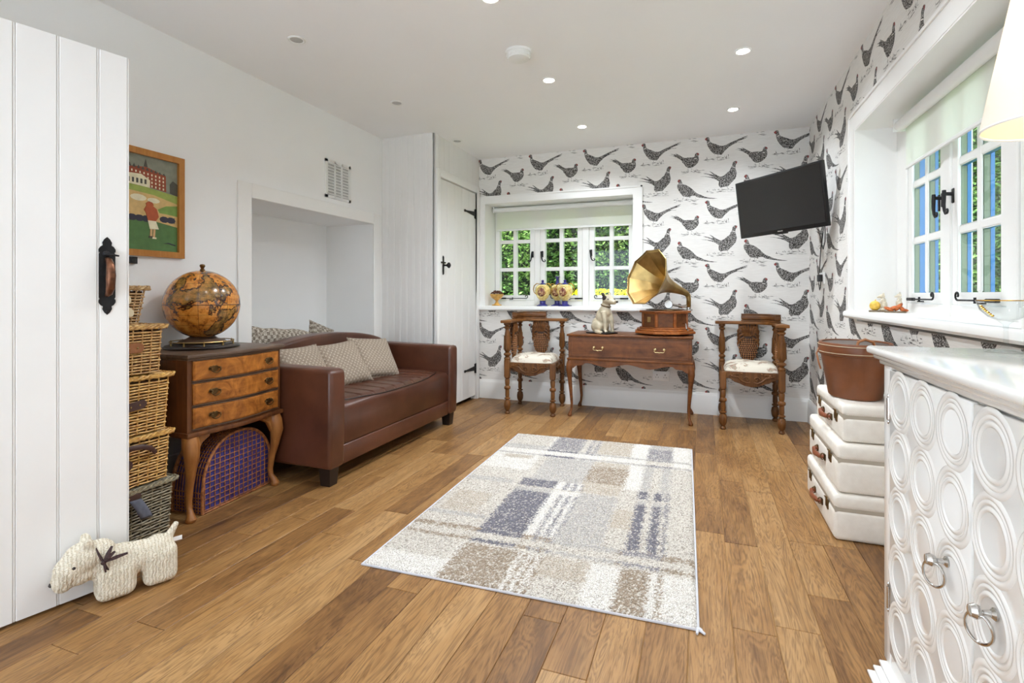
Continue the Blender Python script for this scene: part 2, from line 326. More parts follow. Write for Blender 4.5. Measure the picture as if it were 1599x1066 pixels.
class MB:
    def __init__(s): s.v = []; s.f = []; s.m = []; s.X = None
    def add(s, vs, fs, mi=0, Mx=None):
        o = len(s.v)
        for p in vs:
            p = Vector(p)
            if Mx is not None: p = Mx @ p
            if s.X is not None: p = s.X @ p
            s.v.append(p)
        for f in fs: s.f.append(tuple(i+o for i in f)); s.m.append(mi)
        return s
    def box(s, x0, x1, y0, y1, z0, z1, mi=0, Mx=None):
        return s.add([(x0, y0, z0), (x1, y0, z0), (x1, y1, z0), (x0, y1, z0), (x0, y0, z1), (x1, y0, z1), (x1, y1, z1), (x0, y1, z1)],
                     [(0, 3, 2, 1), (4, 5, 6, 7), (0, 1, 5, 4), (1, 2, 6, 5), (2, 3, 7, 6), (3, 0, 4, 7)], mi, Mx)
    def frombm(s, bm, mi=0, Mx=None):
        bm.verts.index_update()
        s.add([v.co.copy() for v in bm.verts], [tuple(v.index for v in f.verts) for f in bm.faces], mi, Mx); bm.free(); return s
    def rbox(s, x0, x1, y0, y1, z0, z1, r=0.01, seg=2, mi=0, Mx=None):
        bm = bmesh.new(); bmesh.ops.create_cube(bm, size=1)
        for v in bm.verts: v.co = Vector(((x0+x1)/2+v.co.x*(x1-x0), (y0+y1)/2+v.co.y*(y1-y0), (z0+z1)/2+v.co.z*(z1-z0)))
        bmesh.ops.bevel(bm, geom=bm.edges[:], offset=r, segments=seg, affect='EDGES', profile=0.5)
        return s.frombm(bm, mi, Mx)
    def prism(s, poly, a, b, axis='z', mi=0, Mx=None, r=0.0, seg=1):
        n = len(poly); m = AXM[axis]
        if Mx is not None: m = Mx @ m
        if r:
            bm = bmesh.new(); lo = [bm.verts.new((p[0], p[1], a)) for p in poly]; hi = [bm.verts.new((p[0], p[1], b)) for p in poly]
            bm.faces.new(lo[::-1]); bm.faces.new(hi)
            for i in range(n): bm.faces.new((lo[i], lo[(i+1) % n], hi[(i+1) % n], hi[i]))
            bm.normal_update()
            es = [e for e in bm.edges if (e.verts[0].co.z == e.verts[1].co.z)]
            bmesh.ops.bevel(bm, geom=es, offset=r, segments=seg, affect='EDGES', profile=0.5)
            return s.frombm(bm, mi, m)
        vs = [(p[0], p[1], a) for p in poly]+[(p[0], p[1], b) for p in poly]
        fs = [tuple(range(n))[::-1], tuple(range(n, 2*n))]+[(i, (i+1) % n, n+(i+1) % n, n+i) for i in range(n)]
        return s.add(vs, fs, mi, m)
    def tube(s, pts, r, n=8, closed=False, mi=0, Mx=None, flat=1.0):
        pts = [Vector(p) for p in pts]; N = len(pts)
        rs = r if isinstance(r, (list, tuple)) else [r]*N
        vs = []; fs = []; up = None
        for i, p in enumerate(pts):
            a = pts[(i-1) % N] if (closed or i > 0) else p; b = pts[(i+1) % N] if (closed or i < N-1) else p
            t = (b-a)
            t = t.normalized() if t.length > 1e-9 else Vector((0, 0, 1))
            if up is None:
                up = Vector((0, 0, 1)) if abs(t.z) < 0.9 else Vector((1, 0, 0))
            up = (up-t*up.dot(t))
            if up.length < 1e-6: up = t.orthogonal()
            up.normalize(); sd = t.cross(up)
            for k in range(n):
                an = 2*PI*k/n
                vs.append(p+(sd*math.cos(an)*flat+up*math.sin(an))*rs[i])
        for i in range(N if closed else N-1):
            j = (i+1) % N
            for k in range(n): fs.append((i*n+k, i*n+(k+1) % n, j*n+(k+1) % n, j*n+k))
        if not closed: fs.append(tuple(range(n))[::-1]); fs.append(tuple((N-1)*n+k for k in range(n)))
        return s.add(vs, fs, mi, Mx)
    def lathe(s, prof, c=(0, 0, 0), n=24, mi=0, Mx=None, sx=1.0, sy=1.0, ph=0.0):
        vs = []; fs = []; N = len(prof)
        for r, z in prof:
            for k in range(n):
                an = 2*PI*k/n+ph; vs.append((c[0]+r*math.cos(an)*sx, c[1]+r*math.sin(an)*sy, c[2]+z))
        for i in range(N-1):
            for k in range(n): fs.append((i*n+k, i*n+(k+1) % n, (i+1)*n+(k+1) % n, (i+1)*n+k))
        if prof[0][0] > 1e-6: fs.append(tuple(range(n))[::-1])
        if prof[-1][0] > 1e-6: fs.append(tuple((N-1)*n+k for k in range(n)))
        return s.add(vs, fs, mi, Mx)
    def ell(s, c, r, n=16, m=10, mi=0, Mx=None):
        if not isinstance(r, (list, tuple)): r = (r, r, r)
        prof = [(max(math.sin(PI*i/m), 1e-7), -math.cos(PI*i/m)) for i in range(m+1)]
        L = T(*c) @ Matrix.Diagonal((r[0], r[1], r[2], 1))
        return s.lathe(prof, (0, 0, 0), n, mi, L if Mx is None else Mx @ L)
    def grid(s, fn, nu, nv, mi=0, Mx=None):
        vs = [fn(i/nu, j/nv) for j in range(nv+1) for i in range(nu+1)]
        fs = [(j*(nu+1)+i, j*(nu+1)+i+1, (j+1)*(nu+1)+i+1, (j+1)*(nu+1)+i) for j in range(nv) for i in range(nu)]
        return s.add(vs, fs, mi, Mx)
    def build(s, name, mats, parent=None, smooth=38, world=False):
        if not isinstance(mats, (list, tuple)): mats = [mats]
        off = Vector((0, 0, 0))
        if world and parent is not None:
            mw = parent_world(parent).inverted(); s.v = [mw @ p for p in s.v]
        me = bpy.data.meshes.new(name); me.from_pydata([tuple(p) for p in s.v], [], s.f)
        for m in mats: me.materials.append(M[m] if isinstance(m, str) else m)
        me.polygons.foreach_set('material_index', s.m)
        me.validate(); me.update()
        bm = bmesh.new(); bm.from_mesh(me); bmesh.ops.remove_doubles(bm, verts=bm.verts, dist=1e-6)
        bmesh.ops.recalc_face_normals(bm, faces=bm.faces); bm.to_mesh(me); bm.free()
        if smooth:
            me.polygons.foreach_set('use_smooth', [True]*len(me.polygons)); me.set_sharp_from_angle(angle=R_(smooth))
        o = bpy.data.objects.new(name, me); COL.objects.link(o)
        if parent is not None: o.parent = parent
        return o

def parent_world(p):
    m = Matrix.LocRotScale(p.location, p.rotation_euler, p.scale)
    return parent_world(p.parent) @ m if p.parent else m

def tag(o, label=None, cat=None, group=None, kind=None):
    if label: o['label'] = label
    if cat: o['category'] = cat
    if group: o['group'] = group
    if kind: o['kind'] = kind
    return o
def thing(name, label, cat, loc=(0, 0, 0), rz=0.0, group=None, kind=None):
    o = bpy.data.objects.new(name, None); COL.objects.link(o); o.empty_display_size = 0.1
    o.location = loc; o.rotation_euler = (0, 0, rz)
    return tag(o, label, cat, group, kind)
def copy_tree(o, parent=None):
    c = o.copy(); COL.objects.link(c); c.parent = parent
    for ch in list(o.children): copy_tree(ch, c)
    return c
def fuse(mb, name, mat, parent, voxel=0.004, smooth_it=6, world=False, extra=None):
    """join overlapping volumes into one continuous skin"""
    o = mb.build(name, mat, parent, smooth=0, world=world)
    m = o.modifiers.new('r', 'REMESH'); m.mode = 'VOXEL'; m.voxel_size = voxel; m.use_smooth_shade = True
    m2 = o.modifiers.new('s', 'SMOOTH'); m2.iterations = smooth_it; m2.factor = 0.5
    dg = bpy.context.evaluated_depsgraph_get(); dg.update()
    me = bpy.data.meshes.new_from_object(o.evaluated_get(dg))
    o.modifiers.clear(); o.data = me; me.name = name
    me.polygons.foreach_set('use_smooth', [True]*len(me.polygons))
    if extra:
        for mm in extra[0]: me.materials.append(M[mm])
        for p in me.polygons:
            p.material_index = extra[1](p.center)
    return o
def arc(cx, cy, r, a0, a1, n):
    return [(cx+r*math.cos(a0+(a1-a0)*i/n), cy+r*math.sin(a0+(a1-a0)*i/n)) for i in range(n+1)]
BIRDJSON = r'''{"A":{"o":[[-0.016,-0.004],[-0.007,0.006],[0.006,0.01],[0.018,0.002],[0.02,-0.011],[0.024,-0.027],[0.033,-0.041],[0.055,-0.051],[0.081,-0.063],[0.102,-0.075],[0.131,-0.079],[0.148,-0.075],[0.166,-0.067],[0.203,-0.052],[0.246,-0.036],[0.28,-0.023],[0.323,-0.011],[0.327,-0.013],[0.292,-0.029],[0.328,-0.023],[0.297,-0.036],[0.263,-0.046],[0.235,-0.058],[0.289,-0.061],[0.283,-0.064],[0.246,-0.061],[0.212,-0.073],[0.18,-0.091],[0.16,-0.11],[0.143,-0.124],[0.131,-0.142],[0.119,-0.155],[0.093,-0.153],[0.073,-0.146],[0.052,-0.138],[0.031,-0.114],[0.014,-0.086],[0.003,-0.063],[-0.001,-0.044],[-0.001,-0.025],[-0.01,-0.017]],"r":[[-0.018,-0.004],[-0.007,0.005],[0.0,0.0],[0.002,-0.014],[-0.007,-0.018],[-0.014,-0.014]],"c":[[0.003,-0.043],[0.023,-0.032],[0.025,-0.037],[0.006,-0.048]],"s":[[0.089,-0.151,0.089,-0.173],[0.089,-0.173,0.073,-0.177],[0.064,-0.142,0.061,-0.154],[-0.034,-0.19,0.031,-0.191],[-0.019,-0.188,-0.001,-0.18],[0.028,-0.184,0.058,-0.186],[0.073,-0.177,0.119,-0.172],[0.084,-0.202,0.143,-0.196],[0.157,-0.163,0.157,-0.192],[0.172,-0.152,0.174,-0.174],[0.143,-0.175,0.166,-0.195],[-0.001,-0.167,0.002,-0.187],[0.119,-0.179,0.137,-0.187]]},"B":{"o":[[-0.069,-0.13],[-0.076,-0.12],[-0.087,-0.119],[-0.097,-0.127],[-0.103,-0.143],[-0.106,-0.155],[-0.129,-0.156],[-0.159,-0.154],[-0.184,-0.156],[-0.199,-0.15],[-0.22,-0.135],[-0.245,-0.118],[-0.27,-0.105],[-0.251,-0.121],[-0.273,-0.116],[-0.31,-0.109],[-0.282,-0.12],[-0.27,-0.13],[-0.322,-0.119],[-0.291,-0.128],[-0.257,-0.144],[-0.23,-0.163],[-0.211,-0.178],[-0.208,-0.193],[-0.193,-0.208],[-0.178,-0.232],[-0.159,-0.247],[-0.135,-0.249],[-0.111,-0.241],[-0.09,-0.224],[-0.075,-0.206],[-0.067,-0.184],[-0.069,-0.162],[-0.073,-0.149],[-0.066,-0.138]],"r":[[-0.081,-0.121],[-0.069,-0.125],[-0.065,-0.135],[-0.075,-0.139],[-0.084,-0.132]],"c":[[-0.105,-0.165],[-0.084,-0.167],[-0.084,-0.172],[-0.105,-0.17]],"s":[[-0.158,-0.245,-0.158,-0.282],[-0.129,-0.246,-0.126,-0.272],[-0.217,-0.28,-0.171,-0.283],[-0.171,-0.287,-0.147,-0.28],[-0.135,-0.274,-0.117,-0.289],[-0.117,-0.289,-0.084,-0.275],[-0.093,-0.278,-0.09,-0.291],[-0.084,-0.295,-0.045,-0.296],[-0.084,-0.266,-0.072,-0.28]]},"C":{"o":[[0.244,-0.23],[0.24,-0.222],[0.229,-0.219],[0.215,-0.224],[0.207,-0.235],[0.203,-0.259],[0.192,-0.278],[0.182,-0.301],[0.164,-0.313],[0.145,-0.332],[0.12,-0.345],[0.101,-0.343],[0.078,-0.328],[0.056,-0.314],[0.037,-0.299],[0.018,-0.291],[0.037,-0.308],[0.053,-0.324],[0.024,-0.318],[-0.008,-0.307],[-0.034,-0.307],[0.005,-0.319],[0.034,-0.333],[0.056,-0.345],[0.018,-0.339],[-0.021,-0.333],[-0.056,-0.331],[-0.008,-0.338],[0.034,-0.35],[0.072,-0.367],[0.097,-0.386],[0.094,-0.406],[0.096,-0.427],[0.11,-0.441],[0.132,-0.436],[0.17,-0.435],[0.198,-0.404],[0.232,-0.366],[0.24,-0.329],[0.235,-0.302],[0.229,-0.281],[0.231,-0.254],[0.237,-0.245]],"r":[[0.232,-0.222],[0.241,-0.227],[0.241,-0.238],[0.234,-0.243],[0.229,-0.231]],"c":[[0.204,-0.264],[0.227,-0.271],[0.227,-0.277],[0.203,-0.27]],"s":[[0.164,-0.435,0.167,-0.452],[0.167,-0.452,0.182,-0.463],[0.113,-0.438,0.116,-0.452],[-0.008,-0.47,0.015,-0.472],[0.002,-0.457,0.003,-0.471],[0.024,-0.481,0.059,-0.482],[0.047,-0.45,0.053,-0.464],[0.069,-0.452,0.069,-0.466],[0.082,-0.456,0.107,-0.455],[0.107,-0.461,0.157,-0.458],[0.082,-0.47,0.132,-0.475],[0.182,-0.467,0.207,-0.465],[0.192,-0.447,0.217,-0.449]]},"D":{"o":[[-0.248,-0.36],[-0.241,-0.347],[-0.23,-0.342],[-0.217,-0.349],[-0.212,-0.363],[-0.206,-0.381],[-0.203,-0.388],[-0.178,-0.396],[-0.148,-0.415],[-0.12,-0.44],[-0.098,-0.465],[-0.079,-0.481],[-0.048,-0.495],[-0.021,-0.51],[0.017,-0.522],[0.087,-0.533],[0.044,-0.534],[-0.005,-0.528],[-0.043,-0.52],[-0.079,-0.513],[-0.103,-0.497],[-0.123,-0.499],[-0.137,-0.499],[-0.138,-0.511],[-0.156,-0.505],[-0.181,-0.501],[-0.198,-0.499],[-0.215,-0.478],[-0.232,-0.453],[-0.248,-0.422],[-0.251,-0.398],[-0.247,-0.387],[-0.239,-0.38],[-0.237,-0.373],[-0.244,-0.366]],"r":[[-0.247,-0.36],[-0.241,-0.348],[-0.23,-0.344],[-0.226,-0.356],[-0.232,-0.373],[-0.24,-0.366]],"c":[[-0.246,-0.382],[-0.208,-0.385],[-0.206,-0.39],[-0.247,-0.387]],"s":[[-0.195,-0.501,-0.205,-0.528],[-0.166,-0.502,-0.166,-0.525],[-0.285,-0.526,-0.26,-0.525],[-0.251,-0.536,-0.212,-0.531],[-0.195,-0.532,-0.15,-0.532],[-0.181,-0.524,-0.164,-0.528],[-0.142,-0.537,-0.101,-0.538],[-0.125,-0.542,-0.084,-0.549],[-0.248,-0.511,-0.246,-0.52]]}}'''
# ------------------------------------------------------------------ camera
YAW = 0.3530
cd = bpy.data.cameras.new('camera'); cam = bpy.data.objects.new('camera', cd); COL.objects.link(cam)
cd.sensor_width = 36; cd.lens = 36*804/1599; cd.shift_y = -(533-460)/1599.0; cd.clip_start = 0.02
cam.location = (0, 0, 1.05); cam.rotation_euler = (PI/2, 0, YAW); SC.camera = cam

XL, XC, XR, YB, YR, H, YF = -2.67, -2.145, 0.835, 4.84, 3.90, 2.435, -1.9

# ------------------------------------------------------------------ floor
cols = []
rnd = random.Random(11); pw = 0.1285; k0 = int((-2.75-0.091)/pw)-1
k = k0
bmf = bmesh.new(); lay = bmf.loops.layers.float_color.new('plank')
def addplank(x0, x1, y0, y1, c):
    g = 0.0009; b = 0.0016
    vs = []
    for z, i in ((-0.006, 0.0), (-0.0012, 0.0), (0.0, b)):
        vs.append([bmf.verts.new(p) for p in ((x0+g+i, y0+g+i, z), (x1-g-i, y0+g+i, z), (x1-g-i, y1-g-i, z), (x0+g+i, y1-g-i, z))])
    fs = [bmf.faces.new(vs[2])]
    for l in range(2):
        for q in range(4): fs.append(bmf.faces.new((vs[l][q], vs[l][(q+1) % 4], vs[l+1][(q+1) % 4], vs[l+1][q])))
    for f in fs:
        for lp in f.loops: lp[lay] = c
while 0.091+k*pw < 0.87:
    x0 = 0.091+k*pw; x1 = x0+pw; y = YF-0.1-rnd.random()*0.9
    while y < YB+0.05:
        L = rnd.choice([0.42, 0.6, 0.78, 0.95, 1.2]); y1 = y+L
        a, b = max(y, YF-0.1), min(y1, YB+0.02)
        if b-a > 0.02: addplank(max(x0, -2.75), min(x1, 0.9), a, b, (rnd.random(), rnd.random(), rnd.random(), 1))
        y = y1
    k += 1
q_ = bmesh.ops.create_cube(bmf, size=1)
for v in q_['verts']: v.co = Vector((-0.925+v.co.x*3.85, 1.5+v.co.y*7.0, -0.032+v.co.z*0.056))
for f in {f for v in q_['verts'] for f in v.link_faces}: f.material_index = 1
me = bpy.data.meshes.new('floor'); bmf.to_mesh(me); bmf.free()
me.materials.append(M['floor']); me.materials.append(M['gap'])
fl = bpy.data.objects.new('floor', me); COL.objects.link(fl); tag(fl, kind='structure')

# ceiling
tag(MB().box(-3.4, 1.4, YF-0.2, 5.4, H, H+0.12).build('ceiling', 'ceil', None, 0), kind='structure')

# ------------------------------------------------------------------ left wall with alcove
n0, n1, nt, nb, nx = 2.476, 3.762, 1.66, 0.60, -3.16
mb = MB()
mb.box(XL-0.12, XL, YF-0.1, n0, 0, H); mb.box(XL-0.12, XL, n1, YB+0.35, 0, H)
mb.box(XL-0.12, XL, n0, n1, nt, H); mb.box(XL-0.12, XL, n0, n1, 0, nb)
mb.box(nx-0.08, nx, n0-0.08, n1+0.08, nb-0.08, nt+0.08)
mb.box(nx, XL-0.12, n0-0.08, n0, nb-0.08, nt+0.08); mb.box(nx, XL-0.12, n1, n1+0.08, nb-0.08, nt+0.08)
mb.box(nx, XL-0.12, n0, n1, nt, nt+0.08); mb.box(nx, XL-0.12, n0, n1, nb-0.08, nb)
tag(mb.build('wall_left', 'paint', None, 0), kind='structure')
# alcove surround
mb = MB(); o0, o1, ot = 2.374, 3.868, 1.752
for (a, b, c, d) in ((o0, n0, nb-0.1, ot), (n1, o1, nb-0.1, ot), (n0, n1, nt, ot), (n0, n1, nb-0.1, nb)):
    mb.rbox(XL, XL+0.014, a, b, c, d, 0.003, 1)
tag(mb.build('trim_1', 'gloss', None), kind='structure')
# boarded closet (tongue and groove) : return face at YR and front face at XC
def boards_x(mb, x0, x1, y, z0, z1, w, t=0.012, g=0.0035):      # boards in a plane facing -Y
    n = max(1, round((x1-x0)/w)); w = (x1-x0)/n
    for i in range(n):
        a = x0+i*w; b = a+w
        mb.prism([(a, y+t), (a, y+g), (a+g, y), (b-g, y), (b, y+g), (b, y+t)], z0, z1)
        mb.box(b-0.018, b-0.014, y-0.0018, y, z0, z1)
def boards_y(mb, y0, y1, x, z0, z1, w, t=0.012, g=0.0035):      # boards in a plane facing +X
    n = max(1, round((y1-y0)/w)); w = (y1-y0)/n
    for i in range(n):
        a = y0+i*w; b = a+w
        mb.prism([(x-t, a), (x-g, a), (x, a+g), (x, b-g), (x-g, b), (x-t, b)][::-1], z0, z1)
mb = MB()
boards_x(mb, XL, XC, YR, 0, H, 0.066)
d0, d1, dt = 3.985, 4.752, 2.075
boards_y(mb, YR, d0, XC, 0, H, 0.09); boards_y(mb, d1, YB, XC, 0, H, 0.09); boards_y(mb, d0, d1, XC, dt, H, 0.096)
mb.box(XL-0.1, XC-0.012, YR+0.012, YR+0.05, 0, H)
mb.box(XC-0.05, XC-0.012, YR+0.05, d0, 0, H); mb.box(XC-0.05, XC-0.012, d1, YB+0.1, 0, H); mb.box(XC-0.05, XC-0.012, d0, d1, dt, H)
tag(mb.build('wall_closet', 'plank', None), kind='structure')
# casing of the cupboard door
mb = MB(); c0, c1, ct = 3.921, 4.815, 2.142
mb.rbox(XC, XC+0.02, c0, d0, 0, ct, 0.004, 2); mb.rbox(XC, XC+0.02, d1, c1, 0, ct, 0.004, 2); mb.rbox(XC, XC+0.02, d0, d1, dt, ct, 0.004, 2)
tag(mb.build('trim_2', 'gloss', None), kind='structure')
# cupboard door
dr = thing('door_1', None, None, (XC-0.012, d0, 0), kind='structure')
mb = MB(); boards_y(mb, 0.004, d1-d0-0.004, 0.012, 0.04, dt-0.006, 0.155, 0.02)
mb.build('door_leaf', 'plank', dr)
def strap_hinge(z):
    m = MB(); yy = d1-d0-0.006
    m.prism([(yy, -0.045), (yy, 0.045), (yy-0.022, 0.045), (yy-0.022, -0.045)], 0.012, 0.018, 'x')
    m.prism([(yy-0.02, -0.022), (yy-0.02, 0.022), (yy-0.22, 0.008), (yy-0.245, 0.014), (yy-0.262, 0), (yy-0.245, -0.014), (yy-0.22, -0.008)], 0.012, 0.017, 'x')
    m.tube([(0.02, yy-0.002, -0.05), (0.02, yy-0.002, 0.05)], 0.006, 8)
    for q in (0.05, 0.11, 0.17, 0.22): m.ell((0.018, yy-q, 0), (0.003, 0.006, 0.006), 8, 5)
    m.v = [p+Vector((0, 0, z)) for p in m.v]
    tag(m.build('strap_hinge', 'iron', dr), 'black iron strap hinge')
strap_hinge(1.862); strap_hinge(0.31)
m = MB(); m.prism(arc(0, 0.0, 0.014, 0, PI, 6)+[(-0.014, -0.06), (0.014, -0.06)], 0.012, 0.016, 'x')
m.prism([(0.012, -0.075), (0.012, 0.075), (-0.006, 0.085), (-0.012, 0.07), (-0.008, 0), (-0.012, -0.07), (-0.006, -0.085)], 0.012, 0.017, 'x')
m.lathe([(0.009, 0), (0.007, 0.02), (0.012, 0.032), (0.025, 0.045), (0.026, 0.052), (0.015, 0.062), (0.0, 0.064)], (0, 0, 0), 12, 0, T(0.014, 0.012, 0) @ RY(PI/2))
m.box(0.014, 0.024, -0.05, 0.03, 0.018, 0.03)
m.v = [p+Vector((0, 0.075, 1.31)) for p in m.v]
tag(m.build('door_latch', 'iron', dr), 'black iron latch and knob')

# ------------------------------------------------------------------ wallpapered walls with printed pheasants
BIRD = json.loads(BIRDJSON)
def clip_poly(poly, rect):
    u0, u1, v0, v1 = rect
    for ax, val, sgn in ((0, u0, 1), (0, u1, -1), (1, v0, 1), (1, v1, -1)):
        out = []
        for i in range(len(poly)):
            a = poly[i]; b = poly[(i+1) % len(poly)]
            da = (a[ax]-val)*sgn; db = (b[ax]-val)*sgn
            if da >= 0: out.append(a)
            if (da >= 0) != (db >= 0):
                t_ = da/(da-db); out.append((a[0]+(b[0]-a[0])*t_, a[1]+(b[1]-a[1])*t_))
        poly = out
        if len(poly) < 3: return []
    return poly
def tri(poly):
    pl = [Vector((p[0], p[1], 0)) for p in poly]
    return [[poly[i] for i in t_] for t_ in geometry.tessellate_polygon([pl])]
def stroke(q, w):
    dx, dz = q[2]-q[0], q[3]-q[1]; L = math.hypot(dx, dz) or 1; nx_, nz_ = -dz/L*w, dx/L*w
    return [(q[0], q[1]), ((q[0]+q[2])/2+nx_, (q[1]+q[3])/2+nz_), (q[2], q[3]), ((q[0]+q[2])/2-nx_, (q[1]+q[3])/2-nz_)]
def bird_faces(rects, a0, z0, du, dv, su, irange, jrange):
    out = []
    rb = random.Random(5)
    shapes = []
    for key, d in BIRD.items():
        shapes += [(t_, 1, 0) for t_ in tri(d['o'])]
        shapes += [(t_, 2, 1) for t_ in tri(d['r'])]
        shapes += [(t_, 0, 1) for t_ in tri(d['c'])]
        fx = [q for q in d['s']]
        low = min(min(q[1], q[3]) for q in fx)
        for n_, q in enumerate(fx):
            steep = abs(q[3]-q[1]) > abs(q[2]-q[0])
            shapes.append((stroke(q, 0.0016 if steep and n_ < 3 else 0.003), 1 if n_ < 3 else 3, 0))
        xa = min(min(q[0], q[2]) for q in fx); xb = max(max(q[0], q[2]) for q in fx)
        for _ in range(26):                     # scribbled grass under the feet
            x = xa+(xb-xa)*rb.random(); zz = low+0.02*rb.random()
            if rb.random() < 0.5: shapes.append((stroke((x, zz, x+0.004*(rb.random()-0.5), zz+0.008+0.02*rb.random()), 0.0009), 3, 0))
            else: shapes.append((stroke((x, zz, x+0.02+0.03*rb.random(), zz+0.004*(rb.random()-0.5)), 0.0012), 3, 0))
    for q in ((-0.14, -0.012, -0.085, -0.008), (-0.12, -0.02, -0.07, -0.016)): shapes.append((stroke(q, 0.0028), 3, 0))
    for i in irange:
        for j in jrange:
            for s_, mi, lay_ in shapes:
                p = [((a0+i*du)+x*su, z0-j*dv+y) for x, y in s_]
                for rc in rects:
                    if max(x[0] for x in p) < rc[0] or min(x[0] for x in p) > rc[1] or max(x[1] for x in p) < rc[2] or min(x[1] for x in p) > rc[3]: continue
                    c = clip_poly(p, rc)
                    if len(c) >= 3: out.append((c, mi, lay_))
    return out
def paper_wall(name, rects, place, thick, birds):
    mb = MB()
    for r in rects:
        vs = [place(r[0], r[2], 0), place(r[1], r[2], 0), place(r[1], r[3], 0), place(r[0], r[3], 0),
              place(r[0], r[2], thick), place(r[1], r[2], thick), place(r[1], r[3], thick), place(r[0], r[3], thick)]
        mb.add(vs, [(0, 1, 2, 3), (4, 7, 6, 5), (0, 4, 5, 1), (1, 5, 6, 2), (2, 6, 7, 3), (3, 7, 4, 0)], 0)
    for c, mi, l in birds:
        mb.add([place(u, v, -0.0006-0.0004*l) for u, v in c], [tuple(range(len(c)))], mi)
    me = bpy.data.meshes.new(name); me.from_pydata([tuple(p) for p in mb.v], [], mb.f)
    for m_ in ('wallpaper', 'bird', 'birdred', 'grassink'): me.materials.append(M[m_])
    me.polygons.foreach_set('material_index', mb.m); me.update()
    o = bpy.data.objects.new(name, me); COL.objects.link(o); return tag(o, kind='structure')
# back wall (u = X)
wx0, wx1, wz0, wz1 = -2.08, -0.585, 0.90, 1.98
rectsB = [(XL-0.1, wx0, 0, H), (wx1, XR+0.1, 0, H), (wx0, wx1, 0, wz0), (wx0, wx1, wz1, H)]
bf = bird_faces([(XC, wx0, 0, H), (wx1, XR, 0, H), (wx0, wx1, 0, wz0), (wx0, wx1, wz1, H)], 0.044, 2.424, 0.545, 0.5555, 1.0, range(-5, 3), range(-1, 6))
paper_wall('wall_back', rectsB, lambda u, v, w: (u, YB+w, v), 0.40, bf)
# right wall (u = -Y)
ry0, ry1 = 1.80, 3.455
rectsR = [(-YB, -ry1, 0, H), (-ry0, -(YF-0.1), 0, H), (-ry1, -ry0, 0, 0.90), (-ry1, -ry0, 1.995, H)]
bf = bird_faces(rectsR, -3.951, 2.43, 0.597, 0.5555, 1.095, range(-3, 8), range(-1, 6))
paper_wall('wall_right', rectsR, lambda u, v, w: (XR+w, -u, v), 0.34, bf)
# front wall behind the viewer with an unseen framed opening, added to let daylight in
mb = MB(); fx0, fx1 = -2.45, 0.20
mb.box(XL-0.12, fx0, YF-0.12, YF, 0, H); mb.box(fx1, XR+0.4, YF-0.12, YF, 0, H); mb.box(fx0, fx1, YF-0.12, YF, 2.15, H)
tag(mb.build('wall_front', 'paint', None, 0), kind='structure')
mb = MB()
for x in (fx0, fx0+1.14, fx1-0.06): mb.rbox(x, x+0.06, YF-0.1, YF-0.04, 0.02, 2.15, 0.005, 1)
for z in (0.02, 2.09): mb.box(fx0, fx1, YF-0.1, YF-0.04, z, z+0.06)
tag(mb.build('added_opening_frame', 'gloss', None), kind='structure')

# baseboards
def skirt(name, place, a, b):
    mb = MB(); prof = [(0, 0), (0.018, 0), (0.018, 0.16), (0.014, 0.172), (0.010, 0.178), (0.008, 0.19), (0, 0.19)]
    vs = [place(a, d, z) for d, z in prof]+[place(b, d, z) for d, z in prof]; n = len(prof)
    mb.add(vs, [tuple(range(n)), tuple(range(2*n-1, n-1, -1))]+[(i, i+n, (i+1) % n+n, (i+1) % n) for i in range(n)])
    tag(mb.build(name, 'gloss', None), kind='structure')
skirt('baseboard_back', lambda u, d, z: (u, YB-d, z), XC+0.001, XR)
skirt('baseboard_right', lambda u, d, z: (XR-d, u, z), YF, YB-0.018)
skirt('baseboard_left', lambda u, d, z: (XL+d, u, z), YF, YR)
# stub of wall the open door hangs on
tag(MB().box(XL, -2.345, 0.50, 0.60, 0, H).build('wall_stub', 'paint', None, 0), kind='structure')

# ------------------------------------------------------------------ windows
def lining(name, place, a, b, z0, z1, d, top=0.09, side=0.075, sideR=0.08):
    """boards lining the reveal plus a flat architrave on the room side"""
    mb = MB()
    def bx(u0, u1, w0, w1, v0, v1):
        vs = [place(u, w, v) for u, w, v in ((u0, w0, v0), (u1, w0, v0), (u1, w1, v0), (u0, w1, v0), (u0, w0, v1), (u1, w0, v1), (u1, w1, v1), (u0, w1, v1))]
        mb.add(vs, [(0, 3, 2, 1), (4, 5, 6, 7), (0, 1, 5, 4), (1, 2, 6, 5), (2, 3, 7, 6), (3, 0, 4, 7)])
    bx(a, a+0.008, -0.012, d, z0, z1); bx(b-0.008, b, -0.012, d, z0, z1); bx(a+0.008, b-0.008, -0.012, d, z1-0.008, z1)
    bx(a-side, a, -0.014, 0, z0, z1+top); bx(b, b+sideR, -0.014, 0, z0, z1+top); bx(a, b, -0.014, 0, z1, z1+top)
    bx(a-side, a-side+0.014, -0.022, -0.014, z0, z1+top); bx(b+sideR-0.014, b+sideR, -0.022, -0.014, z0, z1+top); bx(a-side, b+sideR, -0.022, -0.014, z1+top-0.014, z1+top)
    tag(mb.build(name, 'gloss', None), kind='structure')
lining('trim_3', lambda u, w, v: (u, YB+w, v), wx0, wx1, 0.90, wz1, 0.26, 0.07, 0.055, 0.075)
lining('trim_4', lambda u, w, v: (XR+w, u, v), ry0, ry1, 0.92, 1.995, 0.20, 0.105, 0.10, 0.11)
